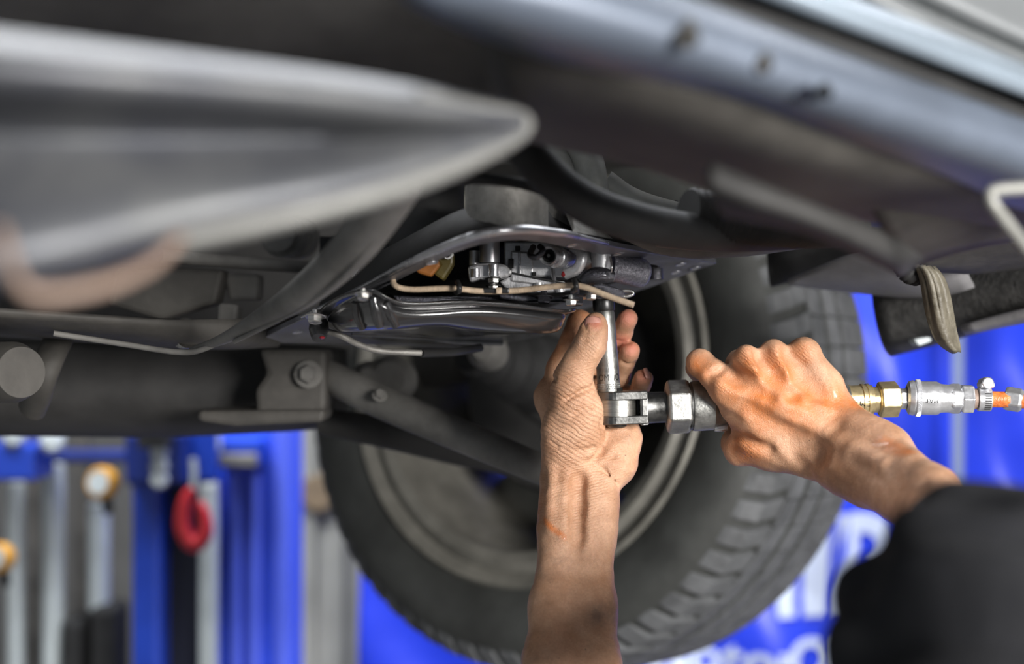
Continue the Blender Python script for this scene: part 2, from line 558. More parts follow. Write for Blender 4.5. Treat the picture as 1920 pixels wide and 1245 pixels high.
gauge(200, 905, 30, 2.55, 'yellow rimmed gauge hanging left of the hoist')
gauge(8, 1045, 28, 2.55, 'yellow rimmed gauge at the left edge of the view')
for (a, b) in ((112, 150), (168, 218)):
    o = pxbox('jack_foot', a, 1139 if a > 150 else 1165, b, 2130, 2.75, 0.1, M['rubber'], None, 0.012)
    o['label'] = 'black rubber foot pad under the short pipe, ' + ('left one' if a < 150 else 'right one')
    o['category'] = 'pad'

# ------------------------------------------------------------------ the car
car = empty('car', (0.3, 1.2, 1.2), 'car raised on a lift, seen from below with its dusty underbody and one wheel', 'car')

# floor pan above everything
panel('floor_pan', [[(-900, -500, 0.9), (300, -300, 1.1), (1200, -300, 1.3), (2600, -500, 1.3)],
                    [(-900, 60, 1.2), (300, 150, 1.3), (1200, 220, 1.4), (2600, 200, 1.4)],
                    [(-900, 380, 1.7), (300, 330, 1.7), (1200, 350, 1.8), (2600, 380, 1.7)],
                    [(-900, 500, 2.3), (300, 500, 2.3), (1200, 480, 2.3), (2600, 480, 2.3)]], M['underbody'], car, 0.02, 2)
panel('firewall', [[(-300, 300, 1.75), (500, 300, 1.75), (1100, 300, 1.85), (1420, 300, 1.8)],
                   [(-300, 640, 1.8), (500, 690, 1.8), (1100, 740, 1.9), (1420, 640, 1.85)],
                   [(-300, 790, 1.75), (500, 800, 1.78), (900, 700, 1.9), (1300, 560, 1.85)]], M['underbody'], car, 0.02, 1)

# tunnel / top left dark sheet
panel('tunnel_panel', [[(-300, -200, 0.55), (200, -200, 0.58), (600, -200, 0.62), (1000, -200, 0.66)],
                       [(-300, 0, 0.62), (200, 10, 0.66), (600, 30, 0.70), (1000, 40, 0.74)],
                       [(-300, 120, 0.70), (200, 130, 0.72), (600, 160, 0.78), (1000, 180, 0.82)],
                       [(-300, 300, 0.85), (200, 300, 0.85), (600, 300, 0.9), (1020, 300, 0.95)]], M['underbody'], car, 0.006, 2)

# big blurred shield at upper left
S = [
    [(-260, 40, .44), (60, 80, .44), (350, 114, .47), (600, 142, .50), (780, 168, .53), (900, 196, .56), (960, 206, .58)],
    [(-260, 90, .40), (60, 116, .41), (350, 142, .44), (600, 165, .47), (780, 192, .50), (900, 212, .53), (975, 222, .56)],
    [(-260, 150, .415), (60, 168, .42), (350, 184, .45), (600, 202, .48), (780, 222, .51), (900, 226, .54), (980, 230, .57)],
    [(-260, 230, .475), (60, 240, .48), (350, 250, .505), (600, 256, .53), (780, 250, .54), (900, 240, .555), (984, 236, .575)],
    [(-260, 380, .43), (60, 370, .44), (350, 338, .47), (600, 312, .495), (780, 280, .52), (900, 256, .55), (986, 241, .575)],
    [(-260, 500, .41), (60, 480, .42), (335, 400, .46), (600, 360, .48), (780, 318, .51), (905, 276, .54), (984, 247, .57)],
    [(-260, 560, .42), (80, 540, .43), (330, 448, .47), (600, 392, .49), (785, 340, .52), (908, 290, .55), (978, 256, .58)],
    [(-260, 540, .50), (80, 520, .51), (330, 430, .55), (600, 372, .57), (785, 320, .60), (900, 270, .63), (960, 246, .64)],
]
panel('heat_shield', S, M['shield'], car, 0.005, 2, label='large dull grey pressed steel shield')
tube('shield_lip', [P(0, 430, .41), P(30, 520, .40), P(75, 552, .40), (P(190, 536, .41)), P(280, 498, .43), P(335, 448, .45)], 0.0020, M['rustlip'], car,
     label='rusty tan folded lip')
tube('shield_hem', [P(330, 452, .465), P(560, 402, .48), P(770, 345, .51), P(905, 290, .545), P(975, 250, .57), P(978, 222, .57), P(900, 208, .54),
                    P(780, 186, .51)], 0.0032, M['shield_edge'], car, label='light rounded edge of the shield')

# silver sill at upper right
panel('rocker_panel', [[(700, -210, .50), (1000, -103, .53), (1285, 0, .57), (1600, 113, .62), (1960, 243, .70), (2200, 330, .76)],
                       [(700, -120, .485), (1000, -50, .51), (1290, 45, .55), (1600, 160, .60), (1960, 280, .68), (2200, 360, .74)],
                       [(720, -20, .49), (1010, 30, .515), (1300, 110, .555), (1600, 215, .605), (1900, 320, .68), (2200, 400, .74)],
                       [(860, 40, .53), (1040, 110, .55), (1340, 175, .60), (1580, 262, .64), (1800, 325, .70), (2200, 450, .76)],
                       [(900, 60, .60), (1080, 135, .62), (1370, 205, .65), (1570, 290, .69), (1780, 345, .74), (2200, 470, .80)]],
      M['silverpaint'], car, 0.004, 2, label='silver blue painted inner sill')
for (px, py, r_) in ((1290, 65, 20), (1430, 114, 17), (1507, 168, 17), (1545, 168, 13)):
    q = P(px, py, .548 if px < 1400 else .575 if px < 1480 else .592)
    lathe('drain_hole', q + Vector((0, 0.012, 0.006)), q + Vector((0, -0.006, -0.003)), [(0, R(r_, .58)), (0.8, R(r_, .58)), (1, R(r_ * 0.8, .58)), (0.9, R(r_ * .7, .58))],
          M['navy'] if px > 1480 and px < 1530 else M['deepblue'] if False else M['rubber'] if px > 1480 else M['taupe'], car, 18)
panel('sill_seal', [[(1000, -130, .61), (1285, -30, .62), (1456, 20, .63), (1700, 110, .67), (1960, 205, .73), (2200, 290, .80)],
                    [(1000, -90, .60), (1285, 10, .61), (1456, 72, .62), (1700, 160, .66), (1960, 250, .72), (2200, 340, .79)]], M['rubber'], car, 0.012, 2, label='black rubber sill seal')
panel('sill_trim', [[(1200, -150, .60), (1456, -52, .62), (1700, 38, .66), (1960, 140, .71), (2200, 240, .77)],
                    [(1200, -128, .58), (1456, -30, .60), (1700, 62, .64), (1960, 165, .69), (2200, 262, .75)],
                    [(1200, -98, .59), (1456, 2, .61), (1700, 95, .65), (1960, 194, .70), (2200, 285, .76)]], M['chrome_trim'], car, 0.004, 2, label='bright silver sill trim')
panel('door_skin', [[(1350, -520, .68), (1700, -300, .72), (1960, -180, .76), (2200, -60, .80)],
                    [(1350, -260, .66), (1700, -60, .70), (1960, 60, .74), (2200, 160, .78)],
                    [(1350, -225, .64), (1700, -25, .68), (1960, 92, .72), (2200, 190, .76)],
                    [(1350, -200, .67), (1700, 0, .71), (1960, 112, .75), (2200, 210, .79)],
                    [(1350, -160, .65), (1700, 40, .69), (1960, 150, .73), (2200, 250, .77)]], M['doorpaint'], car, 0.004, 2, label='grey painted lower door skin')

# lumpy underbody at right centre
panel('floor_section', nearer([[(900, 60, .66), (1100, 110, .66), (1300, 150, .68), (1500, 200, .72), (1700, 260, .78), (2050, 300, .84)],
                        [(930, 160, .70), (1100, 200, .70), (1300, 230, .70), (1500, 290, .74), (1700, 330, .80), (2050, 360, .88)],
                        [(960, 235, .78), (1100, 245, .78), (1280, 290, .78), (1480, 330, .80), (1700, 370, .86), (2050, 400, .92)],
                        [(990, 262, .84), (1100, 285, .84), (1260, 330, .84), (1400, 388, .84), (1600, 400, .92), (2050, 430, 1.0)],
                        [(1000, 250, .92), (1120, 272, .92), (1280, 315, .92), (1420, 378, .92), (1620, 410, 1.0), (2050, 440, 1.06)]], .86),
      M['taupe'], car, 0.006, 2, label='dusty stamped floor section')
panel('cross_rib', nearer([[(1330, 310, .78), (1400, 340, .78), (1500, 380, .80), (1640, 430, .88), (1730, 480, .96)],
                    [(1320, 345, .76), (1400, 375, .76), (1500, 400, .78), (1620, 455, .80), (1700, 505, .96)],
                    [(1360, 400, .82), (1420, 410, .82), (1520, 430, .84), (1620, 475, .90), (1690, 512, .98)]], .80), M['underbody'], car, 0.004, 2)
panel('outrigger', nearer([[(1600, 330, .86), (1750, 340, .88), (1850, 360, .92), (2050, 350, .98)],
                    [(1640, 400, .88), (1760, 390, .90), (1850, 400, .94), (2050, 380, 1.0)],
                    [(1690, 500, 1.0), (1780, 470, 1.0), (1860, 450, 1.02), (2050, 430, 1.05)]], .86), M['taupe'], car, 0.006, 2)
tube('bent_rod', [P(2050, 352, .66), P(1950, 352, .66), P(1872, 356, .66), P(1856, 366, .66), P(1866, 390, .66), P(1905, 440, .67), P(2000, 560, .7)], 0.0030,
     M['rodgrey'], car, 12, label='pale bent metal rod')

# convoluted hose under the outrigger and heater pipes
tube('corrugated_hose', [P(1290, 395, .90), P(1400, 415, .92), P(1500, 425, .96), P(1600, 425, 1.02)], 0.014, M['rubber'], car, 18, n=26, ribs=26, rib_amp=0.0012)
tube('black_hose', [P(920, 200, .80), P(985, 280, .80), P(1045, 345, .82), (P(1120, 392, .84)), P(1230, 425, .87), P(1350, 438, .92), P(1470, 436, .98), P(1600, 430, 1.05)],
     [0.010, 0.011, 0.0115, 0.012, 0.012, 0.012, 0.012, 0.012], M['rubber'], car, 20)
tube('thin_black_hose', [P(720, 372, .84), P(800, 345, .84), P(880, 335, .84), P(980, 345, .85), P(1060, 372, .86)], 0.0035, M['rubber'], car)
tube('exhaust_pipe', [P(1130, 400, 1.02), P(1250, 448, 1.02), P(1370, 452, 1.04), P(1480, 440, 1.08), P(1600, 420, 1.12)], [0.010, 0.012, 0.012, 0.012, 0.012], M['dust'], car, 18, label='rust tinged exhaust pipe')
tube('pipe_rust_edge', [P(1230, 458, 1.005), P(1330, 466, 1.01), P(1420, 460, 1.03), P(1475, 452, 1.05)], 0.0022, M['rustlip'], car)
tube('coolant_pipe', [P(1050, 240, 1.05), P(1095, 290, 1.04), P(1112, 340, 1.03), P(1120, 380, 1.03)], [0.012, 0.012, 0.011, 0.009], M['rodgrey'], car, 16)
tube('coolant_pipe', [P(1000, 220, 1.06), P(1030, 270, 1.05), P(1052, 310, 1.04), P(1080, 340, 1.04)], [0.013, 0.013, 0.010, 0.008], M['rodgrey'], car, 16)
hp = tube('heater_pipe', [P(1130, 350, 1.05), P(1180, 378, 1.05), P(1250, 398, 1.05), P(1330, 412, 1.06), P(1420, 415, 1.07)], [0.013, 0.011, 0.0095, 0.009, 0.009], M['rodgrey'], car, 18)
for px, py in ((1262, 401), (1288, 406), (1303, 409), (1312, 411)):
    tube('hose_band', [P(px - 2, py - .5, 1.055), P(px + 2, py + .5, 1.055)], 0.0105, M['rubber'], hp, 18, n=2)

# gearbox with its open bottom
gear = bpy.data.objects.new('transmission', None)
COL.objects.link(gear)
gear.parent = car
gear.matrix_parent_inverse = Matrix.Translation(-car.location)
gear['label'] = 'open automatic gearbox with bare aluminium valve body'

C0, C1, C2 = P(930, 432, .88), P(1345, 494, 1.15), P(478, 642, 1.15)
U, Vv = (C1 - C0), (C2 - C0)
LU, LV = U.length, Vv.length
U.normalize(); Vv.normalize()
N = Vv.cross(U).normalized()
if N.z < 0:
    N = -N


def FP(u, v, w=0.0):
    return C0 + U * u + Vv * v + N * w


def rounded(corners, radii, n=8):
    out = []
    m = len(corners)
    for i in range(m):
        p, a, b = Vector(corners[i]), Vector(corners[i - 1]), Vector(corners[(i + 1) % m])
        r = radii[i]
        pa = p + (a - p).normalized() * r
        pb = p + (b - p).normalized() * r
        for j in range(n + 1):
            t = j / n
            out.append((1 - t) ** 2 * pa + 2 * t * (1 - t) * p + t * t * pb)
    return out


outer = rounded([(-.012, -.012), (LU * .55, .0), (LU, .0), (LU, LV * .25), (LU - .02, LV), (0, LV), (-.002, LV * .62)], [.075, .02, .003, .02, .03, .02, .03])
inner = rounded([(.003, .004), (LU * .55, .020), (LU - .055, .026), (LU - .062, LV * .25), (LU - .06, LV - .035), (.045, LV - .035), (.014, LV * .62)], [.066, .02, .02, .02, .03, .02, .03])
n = len(outer)
V = [FP(a.x, a.y, 0) for a in outer] + [FP(a.x, a.y, 0) for a in inner] + [FP(a.x, a.y, .0045) for a in outer] + [FP(a.x, a.y, .0045) for a in inner]
Fc = []
for i in range(n):
    k = (i + 1) % n
    Fc += [(i, k, n + k, n + i), (2 * n + i, 3 * n + i, 3 * n + k, 2 * n + k), (i, 2 * n + i, 2 * n + k, k), (n + i, n + k, 3 * n + k, 3 * n + i)]
sharp(mesh('pan_flange', V, Fc, M['flange'], gear, True, bevel=0.0008, label='wide oily aluminium gasket flange'), 40)
# bright cast bead along the near edge
bead = [FP(a.x, a.y, .002) for a in outer[2:9]]
tube('flange_bead', [FP(-.002, LV * .75, .002), FP(-.004, LV * .5, .002), FP(-.010, .09, .002)] + bead[::2] + [FP(.08, -.008, .002), FP(.14, -.002, .002)], [.001, .0016, .0022] + [.0028] * len(bead[::2]) + [.0022, .001], M['alu'], gear, 12, label='bright rounded near edge of the flange')
# holes in the flange: shiny countersunk rings
for (u, v) in ((LU - .045, .014), (LU - .022, .035), (LU - .012, .018), (LU - .025, LV * .33), (.10, .006), (.17, .010), (.005, .08), (.005, .17), (.012, .25), (.022, .30)):
    q = FP(u, v, 0)
    lathe('flange_hole', q + N * .003, q - N * .0006, [(0, .0022), (.6, .0024), (1, .0040), (.95, .0046), (.2, .0046)], M['alu'], gear, 16)
# case walls above the flange and case lug at the right corner
wall = [FP(a.x, a.y, .004) for a in inner] + [FP(a.x * .94 + .016, a.y * .94 + .016, .030) for a in inner]
mesh('case_wall', wall, [(i, (i + 1) % n, n + (i + 1) % n, n + i) for i in range(n)] + [tuple(range(2 * n - 1, n - 1, -1))], M['underbody'], gear, True, solid=.003)
q = FP(LU - .012, .012, .009)
mesh('corner_lug', [FP(LU - .028, .0, .0), FP(LU, .0, 0), FP(LU, .03, 0), FP(LU - .028, .03, 0), FP(LU - .020, .004, .016), FP(LU - .002, .004, .016), FP(LU - .002, .026, .016), FP(LU - .020, .026, .016)],
     [(0, 3, 2, 1), (4, 5, 6, 7), (0, 1, 5, 4), (1, 2, 6, 5), (2, 3, 7, 6), (3, 0, 4, 7)], M['castalu'], gear, False, bevel=.002)
for u in (.10, .17, .215):
    mesh('stiffening_web', [FP(u, .004, .008), FP(u + .055, .004, .008), FP(u + .02, .03, .05), FP(u, .004, .010) + Vector((0, 0, .03)), FP(u + .004, .004, .008) + Vector((0, .004, 0)),
                            FP(u + .059, .004, .008) + Vector((0, .004, 0)), FP(u + .024, .03, .05) + Vector((0, .004, 0)), FP(u + .004, .004, .04) + Vector((0, .004, 0))],
         [(0, 1, 2, 3), (4, 7, 6, 5), (0, 4, 5, 1), (1, 5, 6, 2), (2, 6, 7, 3), (3, 7, 4, 0)], M['case'], gear, False, bevel=.001)
# bell housing barrels above
vcyl('case_barrel', 950, 350, 442, .95, 78, M['case'], gear, 36)
vcyl('case_barrel', 1050, 385, 440, 1.04, 50, M['case'], gear, 30)
vcyl('case_barrel', 800, 330, 470, 1.05, 70, M['underbody'], gear, 30)
tube('barrel_rib', [P(884, 350, .97), P(886, 430, .97)], .003, M['case'], gear)
tube('case_arm', [P(1000, 400, 1.0), P(1100, 428, 1.04), P(1200, 452, 1.1), P(1260, 470, 1.14)], [.02, .016, .012, .01], M['case'], gear, 14)

# valve body
D = 1.035
pxbox('valve_body', 944, 452, 1072, 520, D, .05, M['castalu'], gear, .0015)
slab('valve_body_step', [(958, 470), (1000, 474), (1000, 520), (1060, 528), (1060, 540), (958, 528)], D - .008, M['castalu'], gear, .02, .0012)
slab('separator_plate', [(960, 510), (1084, 535), (1084, 538.5), (960, 513.5)], D - .011, M['clip'], gear, .04, .0003, label='dark separator plate')
slab('lower_valve_body', [(936, 528), (965, 514), (1076, 536), (1082, 548), (1000, 550), (950, 545)], D - .006, M['castalu'], gear, .04, .0015)
for (a, b, c2, d2) in ((953, 485, 963, 503), (998, 510, 1005, 517), (966, 461, 976, 470)):
    pxbox('cast_pocket', a, b, c2, d2, D - .0105, .004, M['rubber'], gear, .0004)
tube('cast_rib', [P(974, 474, D - .010), P(975, 512, D - .010)], .0009, M['alu'], gear, 8)
tube('cast_rib', [P(1036, 505, D - .002), P(1040, 532, D - .010)], .0016, M['alu'], gear, 8)
tube('cast_rib', [P(1010, 530, D - .008), P(1012, 548, D - .008)], .0035, M['castalu'], gear, 10)
tube('cast_rib', [P(1050, 536, D - .008), P(1051, 548, D - .008)], .0030, M['castalu'], gear, 10)
vcyl('boss', 918, 450, 492, D - .02, 19, M['alu'], gear, 28)
vcyl('boss', 889, 470, 498, D - .01, 10, M['castalu'], gear, 20)
slab('boss_foot', [(876, 500), (893, 494), (925, 492), (948, 496), (962, 510), (950, 520), (925, 526), (900, 524), (880, 530)], D - .022, M['castalu'], gear, .025, .002)
vcyl('boss_foot_post', 926, 496, 518, D - .028, 10, M['alu'], gear, 20)
vcyl('boss_foot_post', 892, 504, 520, D - .022, 9, M['alu'], gear, 20)
bolt(P(925, 521, D - .022), (0, -.1, -1), .0042, M['steel'], gear)
bolt(P(925, 535, D - .020), (0, -.1, -1), .0038, M['steel'], gear)
# valve plug pointing at the camera with black bore
a, b = P(1066, 486, 1.045), P(1027, 479, .985)
lathe('valve_plug', a, b, [(0, R(19, 1)), (.55, R(19, 1)), (.56, R(21, 1)), (.7, R(21, 1)), (.71, R(18.5, 1)), (.95, R(18.5, 1)), (1, R(16.5, 1)), (.97, R(12.5, 1)), (.7, R(11, 1)), (.7, 0)],
      M['alu'], gear, 36, label='round aluminium valve plug')
lathe('plug_bore', a + (b - a) * .72, a + (b - a) * .96, [(0, R(12.2, 1)), (.9, R(12.2, 1)), (1, R(11, 1)), (.7, R(8, 1))], M['rubber'], gear, 28, label='black seal inside the plug')
lathe('plug_pin', a + (b - a) * .8, a + (b - a) * .97, [(0, R(4, 1)), (1, R(3, 1))], M['tooldark'], gear, 12)
tube('spring_clip', [P(1000, 463, 1.0), P(994, 478, .99), P(1006, 482, .985), P(1018, 470, .985), P(1012, 462, .99)], .0022, M['darkmetal'], gear, 10)
# ring bosses, round castings and speckled solenoid
tube('ring_boss', [P(1075, 462, D - .012), P(1089, 474, D - .016), P(1090, 490, D - .018), P(1080, 506, D - .016), P(1060, 514, D - .012)], .0040, M['castalu'], gear, 14)
tube('round_boss', [P(1102, 470, D + .005), P(1104, 500, D - .002)], [R(15, D), R(14, D)], M['castalu'], gear, 20)
lathe('post', P(1128, 514, D - .004), P(1126, 458, D - .004), [(0, R(17, D)), (.08, R(18.5, D)), (1, R(18.5, D))], M['castalu'], gear, 28)
tube('round_boss', [P(1098, 512, D - .004), P(1085, 520, D - .006)], .0035, M['castalu'], gear, 14)
lathe('solenoid', P(1138, 499, D + .012), P(1206, 513, D + .030), [(0, R(27, D)), (.06, R(28.5, D)), (.12, R(26.5, D)), (.93, R(29, D)), (1, R(26, D))], M['solenoid'], gear, 40,
      label='wet speckled steel solenoid')
tube('solenoid_band', [P(1144, 482, D - .010), P(1147, 500, D - .0165), P(1144, 518, D - .011)], .0009, M['steel'], gear, 8)
vcyl('dark_post', 1228, 470, 524, 1.13, 15, M['darkmetal'], gear, 22)
# dripping bracket under the solenoid
tube('detent_arm', [P(1092, 528, D - .01), P(1110, 518, D - .012), P(1130, 516, D - .012), P(1150, 520, D - .01)], [.004, .006, .006, .004], M['darkmetal'], gear, 12)
slab('wet_bracket', [(1108, 532), (1130, 530), (1160, 541), (1172, 545), (1170, 560), (1150, 562), (1120, 556)], D - .004, M['darkmetal'], gear, .012, .002, label='oil-wet dark bracket')
tube('bracket_eye', [P(1158, 552, D), P(1170, 556, D), P(1186, 552, D), P(1184, 546, D), P(1168, 545, D)], .0014, M['steel'], gear, 10)
for (px, py, s, mt) in ((1128, 548, .0045, M['darkmetal']), (1078, 556, .0065, M['darkmetal']), (1020, 556, .0048, M['darkmetal']), (1108, 552, .004, M['steel'])):
    bolt(P(px, py, D - .012), (0, -.15, -1), s, mt, gear)
bolt(P(1070, 562, D - .02), (0, -.1, -1), .0042, M['steel'], gear)
slab('filter_edge', [(934, 549), (980, 553), (1040, 556), (1100, 552), (1110, 558), (1060, 566), (980, 566), (936, 560)], D - .002, M['darkmetal'], gear, .05, .002)
slab('filter_body', [(735, 553), (800, 556), (850, 554), (935, 556), (1000, 566), (880, 562), (800, 570), (745, 570)], D + .01, M['darkmetal'], gear, .10, .004)
for (px, py, s) in ((1056, 513, .0015),):
    q = P(px, py, D - .022 if px > 1000 else D - .03)
    lathe('oil_drop', q - Vector((0, 0, s * 1.6)), q + Vector((0, 0, s)), [(0, s * .3), (.25, s), (.6, s), (1, s * .3)], M['redoil'], gear, 10)
# casting at left inside the opening, seen above the pan
lathe('case_boss', P(692, 536, 1.07), P(692, 506, 1.07), [(0, R(33, 1.07)), (1, R(34, 1.07))], M['castalu'], gear, 26)
box('inner_wall', P(780, 500, 1.2), (.16, .02, .05), M['rubber'], gear)
# tan wire harness, clips and plug
w = tube('wiring_harness', [P(790, 487, 1.0), P(765, 494, .995), P(744, 508, .99), P(737, 526, .985), P(745, 538, .98), P(775, 543, .98), P(845, 541, .98), P(905, 546, .985),
                            P(965, 545, .99), P(1020, 539, .985), P(1062, 535.5, .98), P(1095, 538, .975), P(1140, 555, .97), P(1188, 572, .965)],
         [.0016, .0018, .0020, .0021, .0021] + [.0021] * 9, M['tan'], gear, 12, label='tan sleeved wire harness')
for (px, py) in ((858, 541), (1077, 537)):
    tube('harness_clip', [P(px, py - 12, .975), P(px + 3, py - 3, .970), P(px + 3, py + 4, .971), P(px - 3, py + 8, .977)], .0020, M['clip'], w, 8)
pxbox('harness_sleeve', 905, 540, 955, 550, .983, .008, M['clip'], w, .001)
pxbox('harness_tag', 930, 539, 941, 551, .981, .004, M['tan'], w, .0006)
a = P(783, 497, 1.02)
slab('connector', [(773, 494), (797, 473), (818, 480), (826, 498), (808, 520), (782, 512)], 1.0, M['conn_o'], gear, .02, .002, smooth=False, label='orange plastic plug')
slab('connector_shell', [(812, 478), (828, 466), (851, 474), (850, 496), (830, 527), (812, 514), (824, 496)], 1.005, M['conn_b'], gear, .025, .002, label='olive brown plug shell')
bolt(P(840, 476, 1.0), (0, -1, 0), .0028, M['steel'], gear)

# curved grey brace in front of the gearbox
tube('curved_brace', [P(760, 310, .74), P(725, 375, .78), P(660, 465, .84), P(580, 540, .90), P(500, 592, .96), P(420, 635, 1.02), P(360, 656, 1.06)],
     [R(52, .75), R(50, .78), R(44, .84), R(36, .9), R(24, .96), R(13, 1.0), R(7, 1.05)], M['dust'], car, 18, flat=.8, label='curved dusty steel brace')
tube('brace_edge', [P(712, 440, .80), P(630, 530, .86), P(540, 590, .93), P(440, 640, 1.0)], .0018, M['dust'], car, 8)

# sub frame and brackets at left
tube('anti_roll_bar', [P(300, 478, 1.15), P(400, 488, 1.18), P(560, 500, 1.22), P(640, 505, 1.3)], .0055, M['dust'], car, 14)
slab('bracket_plate', [(220, 500), (420, 505), (405, 570), (300, 600), (200, 570)], 1.2, M['taupe'], car, .03, .004)
slab('bracket_plate', [(420, 512), (485, 514), (482, 562), (428, 562)], 1.22, M['dust'], car, .03, .003)
slab('bracket_plate', [(408, 568), (446, 570), (444, 612), (406, 610)], 1.16, M['dust'], car, .02, .003)
lathe('ribbed_boss', P(560, 445, 1.3), P(520, 440, 1.24), [(0, .02), (.3, .02), (.32, .016), (.5, .016), (.52, .02), (.8, .02), (.82, .015), (1, .015)], M['dust'], car, 20)
panel('underside_skin', [[(-300, 560, .95), (100, 590, 1.0), (300, 600, 1.05), (480, 600, 1.1), (560, 590, 1.2)],
                         [(-300, 600, .98), (100, 622, 1.03), (300, 648, 1.06), (420, 658, 1.06), (520, 650, 1.15)],
                         [(-300, 610, 1.15), (100, 632, 1.2), (300, 650, 1.2), (420, 652, 1.2), (520, 645, 1.25)]], M['taupe'], car, .004, 2)
tube('skin_hem', [P(100, 625, 1.03), P(230, 645, 1.05), P(330, 660, 1.05), P(380, 655, 1.04), P(450, 622, 1.02), P(480, 608, 1.0)], .0022, M['dust'], car, 8)
lathe('bush_ring', P(335, 625, 1.12), P(355, 626, 1.08), [(0, .010), (.6, .012), (1, .011), (.9, .007)], M['steel'], car, 18)
sub = panel('subframe', [[(-300, 640, 1.30), (100, 650, 1.32), (400, 655, 1.34), (615, 655, 1.36), (640, 655, 1.42)],
                         [(-300, 700, 1.26), (100, 710, 1.28), (400, 715, 1.30), (612, 715, 1.32), (640, 715, 1.40)],
                         [(-300, 770, 1.27), (100, 780, 1.29), (400, 785, 1.31), (610, 785, 1.33), (640, 780, 1.40)],
                         [(-300, 805, 1.34), (100, 806, 1.36), (300, 812, 1.38), (600, 795, 1.40), (640, 790, 1.46)]], M['underbody'], car, .012, 2, label='black pressed subframe beam')
slab('mount_plate', [(485, 655), (612, 655), (612, 765), (600, 782), (480, 782), (478, 730), (500, 700)], 1.25, M['taupe'], car, .05, .005, label='dusty mounting plate')
bolt(P(578, 702, 1.245), (.15, -1, .1), .0085, M['dust'], car)
slab('lower_flange', [(370, 770), (610, 768), (605, 792), (440, 800), (370, 790)], 1.24, M['taupe'], car, .06, .004)
lathe('bush', P(-60, 698, 1.06), P(40, 698, 1.00), [(0, R(58, 1.0)), (.85, R(58, 1.0)), (1, R(48, 1))], M['taupe'], car, 36, label='large round rubber bush')
tube('bush_strap', [P(118, 620, 1.15), P(98, 660, 1.13), P(82, 700, 1.12), P(72, 735, 1.13), P(60, 765, 1.15)], .012, M['taupe'], car, 14, flat=.8)
# control arms
tube('control_arm', [P(615, 705, 1.28), P(720, 755, 1.24), P(860, 815, 1.20), P(1010, 878, 1.17), P(1060, 900, 1.17)], [R(30, 1.28), R(32, 1.24), R(31, 1.2), R(29, 1.17), R(26, 1.17)], M['dust'], car, 16, flat=1.0,
     label='dusty lower control arm')
tube('control_arm_rear', [P(600, 790, 1.34), P(720, 810, 1.34), P(850, 845, 1.38), P(960, 875, 1.42)], [R(26, 1.3), R(30, 1.34), R(26, 1.38), R(18, 1.4)], M['underbody'], car, 14)
bolt(P(712, 742, 1.22), (.2, -.8, .6), .0045, M['dust'], car)
lathe('ball_joint', P(742, 712, 1.40), P(728, 710, 1.36), [(0, .022), (.6, .024), (1, .016)], M['dust'], car, 22)
lathe('ball_joint', P(700, 712, 1.40), P(690, 710, 1.36), [(0, .015), (.6, .018), (1, .010)], M['dust'], car, 22)
lathe('drive_shaft_boot', P(880, 660, 1.45), P(1010, 700, 1.55), [(0, .02), (.1, .024), (.2, .018), (.3, .028), (.4, .022), (.5, .034), (.6, .027), (.7, .040), (.85, .042), (1, .045)], M['rubber'], car, 26)
lathe('joint_cap', P(920, 662, 1.40), P(905, 655, 1.36), [(0, .018), (.7, .018), (1, .010)], M['dust'], car, 22)
# thin silver tube below the pan
tube('vent_tube', [P(600, 618, 1.06), P(640, 630, 1.06), P(672, 646, 1.07), P(715, 658, 1.08), P(790, 662, 1.09)], .0024, M['case'], car, 12, label='dull metal tube below the pan')
tube('vent_tube_end', [P(790, 662, 1.09), P(850, 660, 1.12), P(900, 652, 1.16)], .0034, M['clip'], car, 12)

# right side: liners, rocker beam, bellows and hanging flap
panel('wheel_arch_liner', [[(1478, 528, 1.25), (1540, 500, 1.2), (1610, 470, 1.16), (1700, 462, 1.12), (1800, 470, 1.16)],
                           [(1478, 530, 1.26), (1560, 530, 1.22), (1640, 530, 1.18), (1720, 535, 1.16), (1820, 530, 1.18)],
                           [(1480, 531, 1.30), (1570, 542, 1.28), (1640, 550, 1.26), (1730, 560, 1.24), (1840, 552, 1.24)]], M['greyplate'], car, .004, 2, label='grey plastic wheel arch liner')
panel('arch_black_edge', [[(1440, 470, 1.3), (1560, 440, 1.25), (1680, 425, 1.2), (1800, 440, 1.2)],
                          [(1440, 530, 1.32), (1560, 492, 1.27), (1680, 458, 1.22), (1800, 462, 1.2)],
                          [(1445, 534, 1.36), (1560, 500, 1.33), (1680, 470, 1.28), (1800, 475, 1.26)]], M['rubber'], car, .006, 1)
panel('rocker_beam', [[(1636, 545, 1.30), (1760, 520, 1.26), (1900, 490, 1.20), (2100, 440, 1.12)],
                      [(1640, 560, 1.27), (1760, 540, 1.23), (1900, 510, 1.17), (2100, 470, 1.10)],
                      [(1655, 650, 1.28), (1770, 620, 1.24), (1900, 585, 1.18), (2100, 545, 1.10)],
                      [(1668, 658, 1.34), (1780, 628, 1.30), (1900, 592, 1.24), (2100, 550, 1.16)]], M['rocker'], car, .012, 2, label='black stone-chip coated rocker beam')
panel('rocker_lip', [[(1800, 612, 1.21), (1900, 584, 1.17), (2100, 540, 1.09)], [(1806, 622, 1.20), (1900, 600, 1.16), (2100, 566, 1.08)],
                     [(1812, 626, 1.24), (1900, 606, 1.21), (2100, 572, 1.14)]], M['greyplate'], car, .003, 2)
slab('lip_clip', [(1712, 636), (1745, 630), (1750, 640), (1722, 650)], 1.24, M['pipe'], car, .02, .003, label='pale clip under the beam')
